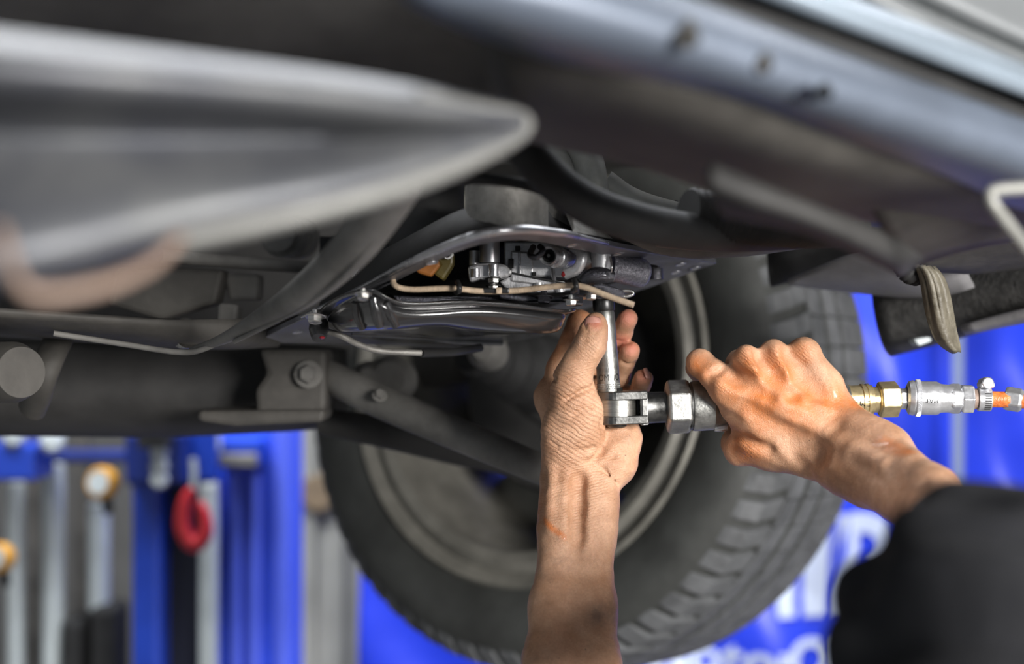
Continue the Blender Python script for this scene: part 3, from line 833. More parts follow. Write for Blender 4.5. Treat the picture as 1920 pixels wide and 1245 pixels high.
panel('jacking_plate', [[(1718, 490, 1.06), (1800, 460, 1.04), (1880, 440, 1.02), (2050, 420, 1.0)],
                        [(1720, 500, 1.06), (1820, 508, 1.08), (1870, 500, 1.08), (2050, 480, 1.06)],
                        [(1722, 504, 1.12), (1830, 512, 1.14), (1870, 506, 1.14), (2050, 490, 1.12)]], M['taupe'], car, .004, 2)
pxbox('small_block', 1862, 478, 1892, 495, 1.1, .02, M['dust'], car, .001)
tube('bellows', [P(1688, 455, 1.06), P(1690, 490, 1.055), P(1702, 512, 1.05), P(1722, 522, 1.06)], [R(14, 1.05), R(17, 1.05), R(17, 1.05), R(14, 1.05)], M['rubber'], car, 18, n=24, ribs=11, rib_amp=.0009)
flap = []
for (xl, xr, y, d_) in ((1716, 1752, 496, 1.04), (1726, 1770, 515, 1.038), (1731, 1779, 545, 1.038), (1736, 1785, 580, 1.040), (1742, 1790, 610, 1.042), (1750, 1796, 635, 1.044), (1766, 1800, 650, 1.046), (1786, 1799, 660, 1.048)):
    flap.append([(xl + (xr - xl) * t, y + (6 * t if y < 600 else 0), d_ + .004 * math.cos(t * 2 * PI * 1.0) + (.0016 * math.cos(t * 2 * PI * 4) if y < 600 else 0)) for t in [q_ / 14 for q_ in range(15)]])
panel('hanging_flap', flap, M['strap'], car, .0030, 1, label='worn brown rubber flap')

# ------------------------------------------------------------------ wheel (part of the car)
wheel = bpy.data.objects.new('wheel', None)
COL.objects.link(wheel)
wheel.parent = car
wheel.matrix_parent_inverse = Matrix.Translation(-car.location)
th = 0.62
AX = Vector((math.sin(th), math.cos(th), -0.154)).normalized()
UX = Vector((math.cos(th), -math.sin(th), 0)).normalized()
UZ = AX.cross(UX).normalized()
if UZ.z < 0:
    UZ = -UZ
WC = P(968, 698, 1.665)
RT, RR, WW = .343, .242, .245


def wlathe(name, prof, mat, seg=96, **k):
    """prof (along axis m, r)"""
    V, Fc = [], []
    for s, r in prof:
        for i in range(seg):
            t = 2 * PI * i / seg
            V.append(WC + AX * s + UX * (r * math.cos(t)) + UZ * (r * math.sin(t)))
    for j in range(len(prof) - 1):
        for i in range(seg):
            l = (i + 1) % seg
            Fc.append((j * seg + i, j * seg + l, (j + 1) * seg + l, (j + 1) * seg + i))
    return sharp(mesh(name, V, Fc, mat, wheel, True, **k), 40)


side = [(.030, RR - .004), (.012, RR), (.000, RR + .012), (-.006, RR + .035), (-.006, RR + .055), (.002, RR + .075), (.014, RT - .018), (.026, RT - .008)]
tread = []
s = .026
crown = lambda s: RT - .008 + .008 * math.sin(PI * min(max((s - .026) / (WW - .052), 0), 1)) ** .5
for g in (.060, .100, .145, .185):
    tread += [(g - .004, crown(g)), (g - .003, crown(g) - .008), (g + .003, crown(g) - .008), (g + .004, crown(g))]
prof = side + tread + [(WW - a, b) for a, b in side[::-1]]
wlathe('tyre', prof, M['tyre'], 144, label='dusty black tyre')
# raised shoulder blocks with sipes between; joined, the nearest rings of the tread
V, Fc = [], []


def wblock(s0, s1, r0, r1, t0, t1, skew=0.0):
    base = len(V)
    for (s_, rr) in ((s0, r0), (s1, r0), (s1, r1), (s0, r1)):
        for tt in (t0, t1):
            t = tt + skew * (s_ - s0)
            r_in = rr
            V.append(WC + AX * s_ + UX * (r_in * math.cos(t)) + UZ * (r_in * math.sin(t)))
    i = base
    Fc.extend([(i, i + 1, i + 7, i + 6), (i + 6, i + 7, i + 5, i + 4), (i + 4, i + 5, i + 3, i + 2), (i, i + 2, i + 3, i + 1), (i, i + 6, i + 4, i + 2), (i + 1, i + 3, i + 5, i + 7)])


NB = 64
for i in range(NB):
    t0 = 2 * PI * i / NB
    dt = 2 * PI / NB
    # shoulder lug: slanted face between side wall and crown
    base = len(V)
    for tt in (t0 + dt * .14, t0 + dt * .80):
        for (s_, rr) in ((-.004, RT - .048), (.010, RT - .016), (.024, RT - .001), (.055, RT + .004), (.055, RT - .010), (.008, RT - .040)):
            t = tt + 1.1 * (s_ - .006)
            V.append(WC + AX * s_ + UX * (rr * math.cos(t)) + UZ * (rr * math.sin(t)))
    for a in range(6):
        b = (a + 1) % 6
        Fc.append((base + a, base + b, base + 6 + b, base + 6 + a))
    Fc.append(tuple(base + a for a in range(6)))
    Fc.append(tuple(base + 11 - a for a in range(6)))
    for g in (.065, .107, .150, .190):
        wblock(g, g + .030, crown(g) - .004, crown(g + .01) + .004, t0 + dt * .02 + g * .4, t0 + dt * .97 + g * .4, .3)
mesh('tread_blocks', V, Fc, M['tread'], wheel, False, bevel=.0012, label='moulded tread and shoulder lugs')
wlathe('rim', [(.016, RR - .012), (.006, RR - .006), (-.002, RR + .004), (.004, RR + .008), (.012, RR + .004), (.02, RR - .004), (.03, RR - .03), (.05, RR - .034), (.10, RR - .045), (WW - .04, RR - .05),
               (WW - .03, RR - .02), (WW - .02, RR + .002)], M['rim'], 96, label='brake-dusted alloy rim barrel')
wlathe('rim_bead', [(.012, RR - .010), (.004, RR - .022), (.010, RR - .034), (.022, RR - .036)], M['rim'], 96)
# spokes
for i in range(10):
    t = 2 * PI * (i + .5) / 10
    d1 = UX * math.cos(t) + UZ * math.sin(t)
    d2 = UX * -math.sin(t) + UZ * math.cos(t)
    q0, q1 = WC + AX * (WW - .045) + d1 * .05, WC + AX * (WW - .05) + d1 * (RR - .045)
    V = []
    for q, wd in ((q0, .03), (q1, .048)):
        for sx, sy in ((-1, -1), (1, -1), (1, 1), (-1, 1)):
            V.append(q + d2 * (wd * sx) + AX * (.012 * sy))
    mesh('spoke', V, [(0, 1, 2, 3), (4, 7, 6, 5), (0, 4, 5, 1), (1, 5, 6, 2), (2, 6, 7, 3), (3, 7, 4, 0)], M['rim'], wheel, False, bevel=.004)
wlathe('hub', [(.10, .0), (.10, .05), (.14, .07), (WW - .03, .075), (WW - .02, .0)], M['underbody'], 40)
wlathe('brake_shield', [(.075, .02), (.07, .10), (.08, .130), (.095, .136), (.10, .134), (.09, .10), (.09, .02)], M['underbody'], 64, label='dark brake backing plate')
tube('steering_knuckle', [P(960, 560, 1.66), P(980, 640, 1.64), P(1000, 720, 1.62), P(1060, 790, 1.60)], [.03, .035, .035, .02], M['underbody'], car, 14)
tube('strut', [P(1150, 380, 1.65), P(1070, 520, 1.65), P(1020, 620, 1.65)], [.03, .03, .025], M['underbody'], car, 16)

# ------------------------------------------------------------------ the hanging oil pan
pan = empty('oil_pan', P(830, 650, 1.1), 'oily black pressed-steel oil pan hanging loose below the gearbox', 'oil pan')
rim = [(590, 590, 1.045), (618, 563, 1.01), (652, 546, .98), (688, 539, .96), (712, 546, .955), (748, 573, .965), (844, 564, .975), (897, 564, .985), (1000, 573, 1.0), (1066, 584, 1.02), (1090, 572, 1.045),
       (1046, 590, 1.16), (1000, 620, 1.30), (850, 636, 1.34), (690, 634, 1.30), (590, 614, 1.20)]
lipb = [(p[0], p[1] + 5, p[2] + .001) for p in rim]
l2 = [(606, 600, 1.049), (632, 574, 1.014), (660, 557, .985), (689, 550, .965), (707, 557, .96), (742, 582, .970), (837, 575, .981), (897, 573, .991), (1000, 582, 1.008), (1056, 592, 1.026), (1066, 586, 1.045),
      (1036, 596, 1.15), (990, 622, 1.28), (850, 640, 1.32), (700, 636, 1.28), (610, 618, 1.18)]
l3 = [(608, 606, 1.048), (636, 584, 1.012), (664, 570, .983), (691, 563, .962), (712, 570, .956), (750, 592, .966), (822, 594, .978), (893, 581, .985), (1000, 592, 1.002), (1056, 600, 1.02), (1063, 594, 1.045),
      (1034, 604, 1.14), (985, 628, 1.27), (850, 643, 1.31), (702, 638, 1.27), (612, 620, 1.18)]
l4 = [(630, 621, 1.057), (648, 619, 1.022), (674, 617, .995), (700, 615, .975), (722, 614, .968), (762, 611, .976), (832, 604, .987), (875, 615, .997), (1000, 624, 1.014), (1046, 624, 1.03), (1054, 617, 1.045),
      (1026, 628, 1.12), (975, 640, 1.22), (850, 650, 1.26), (710, 640, 1.24), (640, 626, 1.16)]
cen = (830, 632, 1.12)
l5 = [tuple(a * .35 + b * .65 for a, b in zip(p, cen)) for p in l4]
loops = [rim, lipb, l2, l3, l4, l5]
n = len(rim)
V = [P(*p) for L in loops for p in L] + [P(*cen)]
Fc = []
for j in range(len(loops) - 1):
    for i in range(n):
        k = (i + 1) % n
        Fc.append((j * n + i, j * n + k, (j + 1) * n + k, (j + 1) * n + i))
for i in range(n):
    Fc.append(((len(loops) - 1) * n + i, (len(loops) - 1) * n + (i + 1) % n, len(V) - 1))
me_o = mesh('pan_body', V, Fc, M['pan'], pan, True, sub=2, solid=.0014)
me = me_o.data
cr = me.attributes.new('crease_edge', 'FLOAT', 'EDGE')
ringof = lambda v: min(v // n, len(loops) - 1)
for e in me.edges:
    a, b = e.vertices
    ra, rb = a // n, b // n
    if ra == rb and ra < 5:
        cr.data[e.index].value = {0: .9, 1: .85, 2: .6, 3: .45, 4: .5}[ra]
for pts in ([(700, 558, .962), (706, 585, .964), (712, 612, .970)], [(722, 566, .962), (732, 588, .966), (742, 611, .973)], [(668, 566, .980), (672, 590, .984), (680, 615, .990)]):
    tube('pressed_rib', [P(*p) for p in pts], [.0035, .004, .003], M['pan'], pan, 12)
tube('floor_rib', [P(660, 624, 1.10), P(760, 630, 1.12), P(860, 640, 1.16), P(940, 643, 1.2)], .0024, M['pan'], pan, 10)
bolt(P(681, 551, .952), (0, -.3, -1), .0042, M['steel'], pan, label='shiny hex bolt')
bolt(P(591, 592, 1.03), (0, -.3, -1), .0055, M['steel'], pan)
lathe('drain_plug', P(598, 634, 1.04), P(598, 606, 1.05), [(0, .005), (.3, .0065), (.6, .0075), (1, .007)], M['pan'], pan, 20)
lathe('oil_drop', P(604, 636, 1.028), P(604, 630, 1.028), [(0, .0008), (.3, .002), (.7, .002), (1, .001)], M['redoil'], pan, 10)

# ------------------------------------------------------------------ socket, air ratchet and hose
sock = empty('socket', P(1141, 735, 1.05), 'worn chrome deep socket held upright between thumb and fingers', 'socket')
a, b = P(1142, 737, 1.05), P(1131, 557, 1.05)
lathe('socket_body', a, b, [(0, R(19, 1.05)), (.02, R(21.5, 1.05)), (.3, R(21.2, 1.05)), (.6, R(20, 1.05)), (.83, R(19.4, 1.05)), (.86, R(17, 1.05))], M['tool'], sock, 48)
lathe('socket_mouth', a + (b - a) * .855, b, [(0, R(19.5, 1.05)), (.08, R(20.6, 1.05)), (.85, R(20.6, 1.05)), (1, R(19, 1.05)), (.96, R(14, 1.05)), (.3, R(13, 1.05)), (.3, 0)], M['collar'], sock, 48,
      label='black socket mouth')
w_ = (b - a).normalized()
# knurled ring near the foot
V, Fc = [], []
u_, v_, _ = frame_of(a, b)
for row in range(3):
    for i in range(48):
        t = 2 * PI * (i + .5 * (row % 2)) / 48
        q = a + w_ * (.0035 + row * .0016) + (u_ * math.cos(t) + v_ * math.sin(t)) * R(21.4, 1.05)
        o_ = (u_ * math.cos(t) + v_ * math.sin(t)) * .0005
        tt = (u_ * -math.sin(t) + v_ * math.cos(t)) * .00045
        base = len(V)
        V += [q + tt, q + w_ * .0007, q - tt, q - w_ * .0007, q + o_]
        Fc += [(base, base + 1, base + 4), (base + 1, base + 2, base + 4), (base + 2, base + 3, base + 4), (base + 3, base, base + 4)]
mesh('knurling', V, Fc, M['tool'], sock, False)


def wrap_text(name, body, a, b, at, rad, size, ang, mat, parent, squeeze=1.0, along=False):
    """raised letters wrapped round the cylinder a->b; ang = angle of the text middle towards the camera"""
    o = text(name, body, (0, 0, 0), size, mat, parent, depth=.00018, rot=(0, 0, 0), squeeze=squeeze)
    w = (b - a).normalized()
    front = Vector((math.sin(ang), -math.cos(ang), 0))
    front = (front - w * front.dot(w)).normalized()
    rt = w.cross(front).normalized()
    if rt.x < 0 and not along:
        rt = -rt
    for v in o.data.vertices:
        x, y, z = v.co
        if along:
            x, y = y, x
        t = x / rad
        v.co = a + w * (at + y) + (front * math.cos(t) + rt * math.sin(t)) * (rad + z)
    return o


wrap_text('embossed_letters', 'OMMO', a, b, .0095, R(21.5, 1.05), .0068, math.radians(3), M['tooldark'], sock, .8)

# axis of the tool
A0, A1 = P(1170, 766, 1.048), P(1690, 748, 1.050)
AXT = (A1 - A0).normalized()


def tp(px):
    return A0 + AXT * ((px - 1170) * 1.05 / F)


rat = empty('air_ratchet', tp(1170), 'steel air ratchet wrench with hex collar and brass inlet held in the right hand', 'ratchet')
# ratchet head: yoke of two cheeks around the wheel
yoke = []
up_ = Vector((0, 0, 1))
dz = R(1, 1.05)


def cheek(name, z0, z1, r, mat, reach, **k):
    V, Fc = [], []
    c0 = tp(1153)
    outline = []
    for i in range(17):
        t = PI / 2 + PI * i / 16
        outline.append((math.cos(t) * r, math.sin(t) * r))
    outline += [(reach, -r * .92), (reach, r * .92)]
    for z in (z0, z1):
        for x, y in outline:
            V.append(c0 + AXT * x + Vector((0, y, 0)) + up_ * z)
    m = len(outline)
    Fc = [tuple(range(m)), tuple(range(2 * m - 1, m - 1, -1))] + [(i, (i + 1) % m, m + (i + 1) % m, m + i) for i in range(m)]
    return mesh(name, V, Fc, mat, rat, False, bevel=.0008, **k)


rh = R(36, 1.05)
cheek('upper_cheek', dz * 17, dz * 33, rh * 1.0, M['tooldark'], R(58, 1.05))
cheek('lower_cheek', -dz * 28, -dz * 12, rh * 1.0, M['tooldark'], R(60, 1.05))
c0 = tp(1156)
lathe('ratchet_wheel', c0 + up_ * (-dz * 13), c0 + up_ * (dz * 18), [(0, rh * 1.02), (.03, rh * 1.06), (.5, rh * 1.07), (.97, rh * 1.06), (1, rh * 1.02)], M['ratwheel'], rat, 48, label='bright ratchet wheel')
lathe('yoke_bridge', tp(1198), tp(1213), [(0, R(43, 1.05)), (.3, R(44, 1.05)), (.9, R(43, 1.05)), (1, R(41, 1.05))], M['tooldark'], rat, 4, a0=PI / 4, smooth=False, bevel=.0015)
box('drive_window_back', tp(1180) + Vector((0, .006, 0)), (R(50, 1.05), .008, R(32, 1.05)), M['clip'], rat, bevel=.0005)
lathe('drive_square', c0 + up_ * (dz * 30), c0 + up_ * (dz * 40), [(0, R(12, 1.05)), (1, R(11, 1.05))], M['tooldark'], rat, 4)
lathe('retaining_screw', c0 + up_ * (-dz * 28), c0 - up_ * (dz * 35), [(0, R(20, 1.05)), (.6, R(19, 1.05)), (1, R(15, 1.05))], M['collar'], rat, 24)
lathe('reverse_lever', tp(1160) + up_ * (-dz * 26), tp(1160) - up_ * (dz * 36), [(0, R(5, 1.05)), (1, R(4, 1.05))], M['steel'], rat, 12)
neck_a, neck_b = tp(1208), tp(1250)
lathe('neck', neck_a, neck_b, [(0, R(31, 1.05)), (.05, R(30, 1.05)), (.5, R(29, 1.05)), (.94, R(29, 1.05)), (.96, R(33, 1.05)), (1, R(33, 1.05))], M['tooldark'], rat, 40)
lathe('hex_collar', tp(1248), tp(1294), [(0, R(43, 1.05)), (.1, R(51, 1.05)), (.9, R(51, 1.05)), (1, R(46, 1.05))], M['tool'], rat, 6, a0=math.radians(28), smooth=False, bevel=.0012,
      label='scratched hexagonal collar nut')
lathe('collar_washer', tp(1292), tp(1298), [(0, R(44, 1.05)), (1, R(44, 1.05))], M['tooldark'], rat, 40)
lathe('handle', tp(1297), tp(1592), [(0, R(46, 1.05)), (.02, R(47, 1.05)), (.13, R(46, 1.05)), (.15, R(41, 1.05)), (.2, R(38, 1.05)), (.9, R(36, 1.05)), (1, R(30, 1.05))], M['tool'], rat, 48,
      label='round steel handle')
lathe('throttle_lever', tp(1338) - up_ * (dz * 42) + Vector((0, -.004, 0)), tp(1362) - up_ * (dz * 40) + Vector((0, -.004, 0)), [(0, R(6, 1.05)), (.5, R(8, 1.05)), (1, R(7, 1.05))], M['nickel'], rat, 16)
# brass quick coupler
bc = lathe('brass_coupler', tp(1570), tp(1637), [(0, R(24, 1.05)), (.2, R(28, 1.05)), (.3, R(28, 1.05)), (.31, R(30.5, 1.05)), (.35, R(30.5, 1.05)), (.36, R(28.5, 1.05)), (.66, R(28.5, 1.05)), (.67, R(31, 1.05)),
                                               (.73, R(31, 1.05)), (.74, R(29, 1.05)), (.80, R(29, 1.05)), (.81, R(31, 1.05)), (.88, R(31, 1.05)), (.89, R(28, 1.05)), (.97, R(28, 1.05)), (1, R(24, 1.05))],
           M['brass'], rat, 48, deg=25, label='grooved brass quick coupler')
wrap_text('stamped_letters', 'OWMD', tp(1570), tp(1637), R(32, 1.05), R(28.7, 1.05), .0062, math.radians(-12), M['collar'], bc, 1.0, True)
lathe('brass_neck', tp(1636), tp(1648), [(0, R(24, 1.05)), (1, R(24, 1.05))], M['brass'], rat, 40)
lathe('brass_hex', tp(1646), tp(1684), [(0, R(29, 1.05)), (.08, R(34.5, 1.05)), (.94, R(34.5, 1.05)), (1, R(31, 1.05))], M['brass'], rat, 6, a0=math.radians(20), smooth=False, bevel=.0008, label='brass hexagon nut')
lathe('nipple_hex', tp(1684), tp(1708), [(0, R(15, 1.05)), (.15, R(20, 1.05)), (.8, R(20, 1.05)), (1, R(14, 1.05))], M['nickel'], rat, 6, a0=math.radians(20), smooth=False, bevel=.0006)

B0, B1 = P(1708, 746, 1.05), P(1920, 750, 1.04)
AXH = (B1 - B0).normalized()


def hpnt(px):
    return B0 + AXH * ((px - 1708) * 1.05 / F)


hose = empty('air_hose', hpnt(1900), 'orange braided air hose with silver couplings and a worm-drive hose clamp', 'hose')
lathe('female_coupler', hpnt(1700), hpnt(1759), [(0, R(24, 1.05)), (.06, R(31, 1.05)), (.16, R(33, 1.05)), (.20, R(33.5, 1.05)), (.21, R(31.5, 1.05)), (.26, R(31.5, 1.05)), (.27, R(33.5, 1.05)), (.40, R(33.5, 1.05)), (.41, R(31.5, 1.05)),
                                                 (.92, R(31.5, 1.05)), (1, R(29.5, 1.05))], M['nickel'], hose, 56, deg=25, label='knurled silver quick coupler')
lathe('coupler_face', hpnt(1699), hpnt(1704), [(0, R(20, 1.05)), (.5, R(26, 1.05)), (1, R(28, 1.05))], M['collar'], hose, 40)
# knurl ridges
V, Fc = [], []
ku, kv, kw = frame_of(hpnt(1700), hpnt(1759))
for i in range(90):
    t = 2 * PI * i / 90
    base = len(V)
    for (s_, tt) in ((.0066, t), (.0066, t + .035), (.0094, t + .075), (.0094, t + .04)):
        V.append(hpnt(1700) + kw * s_ + (ku * math.cos(tt) + kv * math.sin(tt)) * R(33.6, 1.05))
    for (s_, tt) in ((.0066, t + .017), (.0094, t + .057)):
        V.append(hpnt(1700) + kw * s_ + (ku * math.cos(tt) + kv * math.sin(tt)) * R(35, 1.05))
    Fc += [(base, base + 4, base + 5, base + 3), (base + 1, base + 2, base + 5, base + 4), (base, base + 1, base + 4), (base + 2, base + 3, base + 5)]
mesh('knurling', V, Fc, M['nickel'], hose, False)
wrap_text('stamped_letters', 'TAIR', hpnt(1700), hpnt(1759), R(42, 1.05), R(31.7, 1.05), .0045, math.radians(10), M['tooldark'], hose, 1.0, True)
lathe('adapter', hpnt(1758), hpnt(1784), [(0, R(28, 1.05)), (.4, R(26.5, 1.05)), (1, R(26, 1.05))], M['nickel'], hose, 40)
lathe('adapter_hex', hpnt(1774), hpnt(1800), [(0, R(25, 1.05)), (.25, R(29, 1.05)), (.8, R(29, 1.05)), (1, R(26, 1.05))], M['nickel'], hose, 6, a0=0.5, smooth=False, bevel=.0012)
lathe('tail_hex', hpnt(1798), hpnt(1821), [(0, R(25, 1.05)), (.1, R(29, 1.05)), (.92, R(29, 1.05)), (1, R(26, 1.05))], M['nickel'], hose, 6, a0=0.02, smooth=False, bevel=.0006)
hb = tube('hose_body', [hpnt(1820), hpnt(1850), hpnt(1885)], R(15, 1.05), M['hose'], hose, 20, label='orange braided hose')
lathe('hose_end', hpnt(1820), hpnt(1828), [(0, R(20, 1.05)), (1, R(19, 1.05))], M['rustlip'], hose, 24)
cl = lathe('hose_clamp', hpnt(1829), hpnt(1853), [(0, R(20.5, 1.05)), (.04, R(22.5, 1.05)), (.96, R(22.5, 1.05)), (1, R(20.5, 1.05))], M['nickel'], hose, 40, label='worm-drive hose clamp')
for i in range(8):
    t = -.5 + i * .2
    q = hpnt(1842) + (Vector((0, -1, 0)) * math.cos(t) + Vector((0, 0, -1)) * math.sin(t)) * R(22.6, 1.05)
    rad = (q - hpnt(1842)).normalized()
    tan = rad.cross(AXH)
    V = []
    for sx in (-1, 1):
        for sy in (-1, 1):
            for sz in (0, 1):
                V.append(q + AXH * (sx * R(5.5, 1.05)) + tan * (sy * R(.8, 1.05)) + rad * (sz * .0004))
    mesh('clamp_slot', V, [(0, 1, 3, 2), (4, 6, 7, 5), (0, 4, 5, 1), (2, 3, 7, 6), (0, 2, 6, 4), (1, 5, 7, 3)], M['clip'], cl, False)
box('clamp_housing', hpnt(1842) + Vector((0, -.002, R(27, 1.05))), (R(26, 1.05), .010, R(10, 1.05)), M['nickel'], cl, bevel=.001)
lathe('clamp_screw', hpnt(1842) + Vector((0, .006, R(31, 1.05))), hpnt(1842) + Vector((0, -.008, R(31, 1.05))), [(0, R(8, 1.05)), (.6, R(8, 1.05)), (.62, R(11, 1.05)), (.95, R(11, 1.05)), (1, R(9, 1.05)), (.98, R(3, 1.05))],
      M['nickel'], cl, 20)
he = P(1883, 746, 1.045)
lathe('end_hex', he, P(1919, 752, 1.04), [(0, R(20, 1.04)), (.12, R(23, 1.04)), (.85, R(23, 1.04)), (1, R(17, 1.04))], M['nickel'], hose, 6, a0=.5, smooth=False, bevel=.001)
tube('hose_tail', [P(1912, 751, 1.04), P(1960, 760, 1.03), P(2050, 800, .98), P(2150, 1000, .90), P(2150, 1600, .85)], R(14, 1.04), M['hose'], hose, 16)

# ------------------------------------------------------------------ the mechanic: signed distance body turned into one continuous mesh
def seg_dist(p, a, b, ra, rb, sq=None):
    ab = b - a
    L2 = max(float(ab @ ab), 1e-12)
    t = np.clip(((p - a) @ ab) / L2, 0, 1)
    q = p - (a + t[:, None] * ab)
    if sq is not None:
        ax, f = sq
        comp = q @ ax
        q = q + np.outer(comp * (f - 1), ax)
    return np.sqrt((q * q).sum(1)) - (ra + (rb - ra) * t)


def smin(a, b, k):
    if k <= 0:
        return np.minimum(a, b)
    h = np.maximum(k - np.abs(a - b), 0) / k
    return np.minimum(a, b) - h * h * k * .25


def sdf_mesh(groups, carves, lo, hi, vox, extra=None):
    """groups: [(kout, kin, [prims])], prim = (a, b, ra, rb, sq)"""
    lo = np.array(lo); hi = np.array(hi)
    B = 12
    nb = np.ceil((hi - lo) / (vox * B)).astype(int)
    dim = nb * B + 1
    D = np.ones(tuple(dim), np.float32)
    prims = [(gi, pr) for gi, g in enumerate(groups) for pr in g[2]]
    ci = np.stack(np.meshgrid(*[np.arange(k) for k in nb], indexing='ij'), -1).reshape(-1, 3)
    cc = lo + (ci * B + B / 2) * vox
    pd = np.stack([seg_dist(cc, *pr) for _, pr in prims])
    cd = np.stack([seg_dist(cc, *c[0]) for c in carves]) if carves else None
    hd = vox * B * .87
    mn = pd.min(0)
    D_in = np.where(mn < -hd * 1.5)[0]
    for i in D_in:
        x, y, z = ci[i] * B
        D[x:x + B + 1, y:y + B + 1, z:z + B + 1] = -1
    near = np.where((mn < hd * 1.3 + .02) & (mn >= -hd * 1.5))[0]
    loc = np.stack(np.meshgrid(*[np.arange(B + 1)] * 3, indexing='ij'), -1).reshape(-1, 3)
    for i in near:
        o = ci[i] * B
        p = lo + (loc + o) * vox
        Dn = None
        for gi, g in enumerate(groups):
            dg = None
            for qi, (gj, pr) in enumerate(prims):
                if gj != gi or pd[qi, i] > hd * 1.3 + .022:
                    continue
                d_ = seg_dist(p, *pr)
                dg = d_ if dg is None else smin(dg, d_, g[1])
            if dg is not None:
                Dn = dg if Dn is None else smin(Dn, dg, g[0])
        if Dn is None:
            continue
        if carves:
            for q_, c in enumerate(carves):
                if cd[q_, i] < hd * 1.3 + .01:
                    Dn = -smin(-Dn, seg_dist(p, *c[0]), c[1])
        if extra is not None:
            Dn = Dn + extra(p)
        x, y, z = o
        D[x:x + B + 1, y:y + B + 1, z:z + B + 1] = Dn.reshape(B + 1, B + 1, B + 1)
    # surface nets
    ins = D < 0
    s = [slice(0, -1), slice(1, None)]
    anyc = np.zeros(tuple(np.array(D.shape) - 1), bool)
    allc = np.ones_like(anyc)
    for a in (0, 1):
        for b in (0, 1):
            for c in (0, 1):
                v = ins[s[a], s[b], s[c]]
                anyc |= v
                allc &= v
    act = np.argwhere(anyc & ~allc)
    cnt = np.zeros(len(act)); acc = np.zeros((len(act), 3))
    corners = [(a, b, c) for a in (0, 1) for b in (0, 1) for c in (0, 1)]
    val = {c: D[act[:, 0] + c[0], act[:, 1] + c[1], act[:, 2] + c[2]] for c in corners}
    for c in corners:
        for ax in range(3):
            if c[ax] == 0:
                e = list(c); e[ax] = 1; e = tuple(e)
                v0, v1 = val[c], val[e]
                m = (v0 < 0) != (v1 < 0)
                t = v0[m] / (v0[m] - v1[m])
                pt = np.repeat(np.array([c], float), m.sum(), 0)
                pt[:, ax] += t
                acc[m] += pt
                cnt[m] += 1
    verts = lo + (act + acc / cnt[:, None]) * vox
    shp = np.array(anyc.shape)
    flat = (act[:, 0] * shp[1] + act[:, 1]) * shp[2] + act[:, 2]
    quads = []
    for ax in range(3):
        sl0 = [slice(None)] * 3; sl1 = [slice(None)] * 3
        sl0[ax] = slice(0, -1); sl1[ax] = slice(1, None)
        i0, i1 = ins[tuple(sl0)], ins[tuple(sl1)]
        e = np.argwhere(i0 != i1)
        o1, o2 = [a for a in range(3) if a != ax]
        ok = (e[:, o1] > 0) & (e[:, o2] > 0) & (e[:, o1] < shp[o1]) & (e[:, o2] < shp[o2])
        e = e[ok]
        sign = i0[tuple(e.T)]
        ids = []
        for (d1, d2) in ((-1, -1), (0, -1), (0, 0), (-1, 0)):
            c = e.copy(); c[:, o1] += d1; c[:, o2] += d2
            ids.append(np.searchsorted(flat, (c[:, 0] * shp[1] + c[:, 1]) * shp[2] + c[:, 2]))
        q = np.stack(ids, 1)
        if ax == 1:
            sign = ~sign
        q[~sign] = q[~sign][:, ::-1]
        quads.append(q)
    return verts, np.concatenate(quads)


def np3(v):
    return np.array(v, float)


def chain(pts, sq=None):
    """pts (px,py,d,rpx) -> prims"""
    out = []
    for a, b in zip(pts, pts[1:]):
        out.append((np3(P(*a[:3])), np3(P(*b[:3])), R(a[3], a[2]), R(b[3], b[2]), sq))
    return out


YD = np.array([0, 1.0, 0])
G = []
# --- left arm
G.append((.012, .012, chain([(1055, 905, 1.052, 37), (1054, 950, 1.043, 38), (1053, 1000, 1.035, 39), (1040, 1135, 1.01, 43), (1027, 1245, .985, 47)]) +
          chain([(1122, 905, 1.052, 37), (1118, 950, 1.043, 37), (1112, 1000, 1.037, 38), (1108, 1135, 1.012, 43), (1116, 1245, .99, 48)]) +
          [(np3(P(1035, 1245, .985)), np.array([.02, .925, H - .35]), .0165, .034, None),
           (np3(P(1108, 1245, .99)), np.array([.04, .925, H - .35]), .0165, .034, None),
           (np.array([.03, .925, H - .35]), np.array([-.08, .66, H - .45]), .040, .055, None)]))
# palm and thenar
G.append((.010, .010, chain([(1056, 900, 1.052, 37), (1058, 850, 1.050, 38), (1060, 805, 1.046, 40), (1070, 765, 1.041, 34), (1070, 724, 1.036, 31)]) +
          chain([(1090, 850, 1.050, 38), (1090, 800, 1.043, 39), (1086, 765, 1.040, 36), (1074, 724, 1.036, 31)])))
G.append((.006, .012, chain([(1122, 900, 1.054, 36), (1150, 868, 1.058, 38), (1160, 820, 1.066, 37), (1152, 775, 1.088, 28)]) +
          chain([(1100, 880, 1.062, 38), (1085, 770, 1.090, 30)]) +
          chain([(1060, 870, 1.068, 34), (1036, 745, 1.085, 27)]) +
          chain([(1120, 880, 1.068, 36), (1120, 780, 1.095, 32)]) +
          chain([(1036, 745, 1.085, 27), (1072, 748, 1.096, 27), (1108, 765, 1.102, 26), (1145, 785, 1.100, 23)])))
# thumb
G.append((.006, .005, chain([(1072, 724, 1.036, 33), (1075, 706, 1.033, 31), (1083, 685, 1.031, 29), (1097, 663, 1.029, 28), (1107, 644, 1.028, 28.5), (1113, 622, 1.029, 25), (1117, 607, 1.031, 21)])))
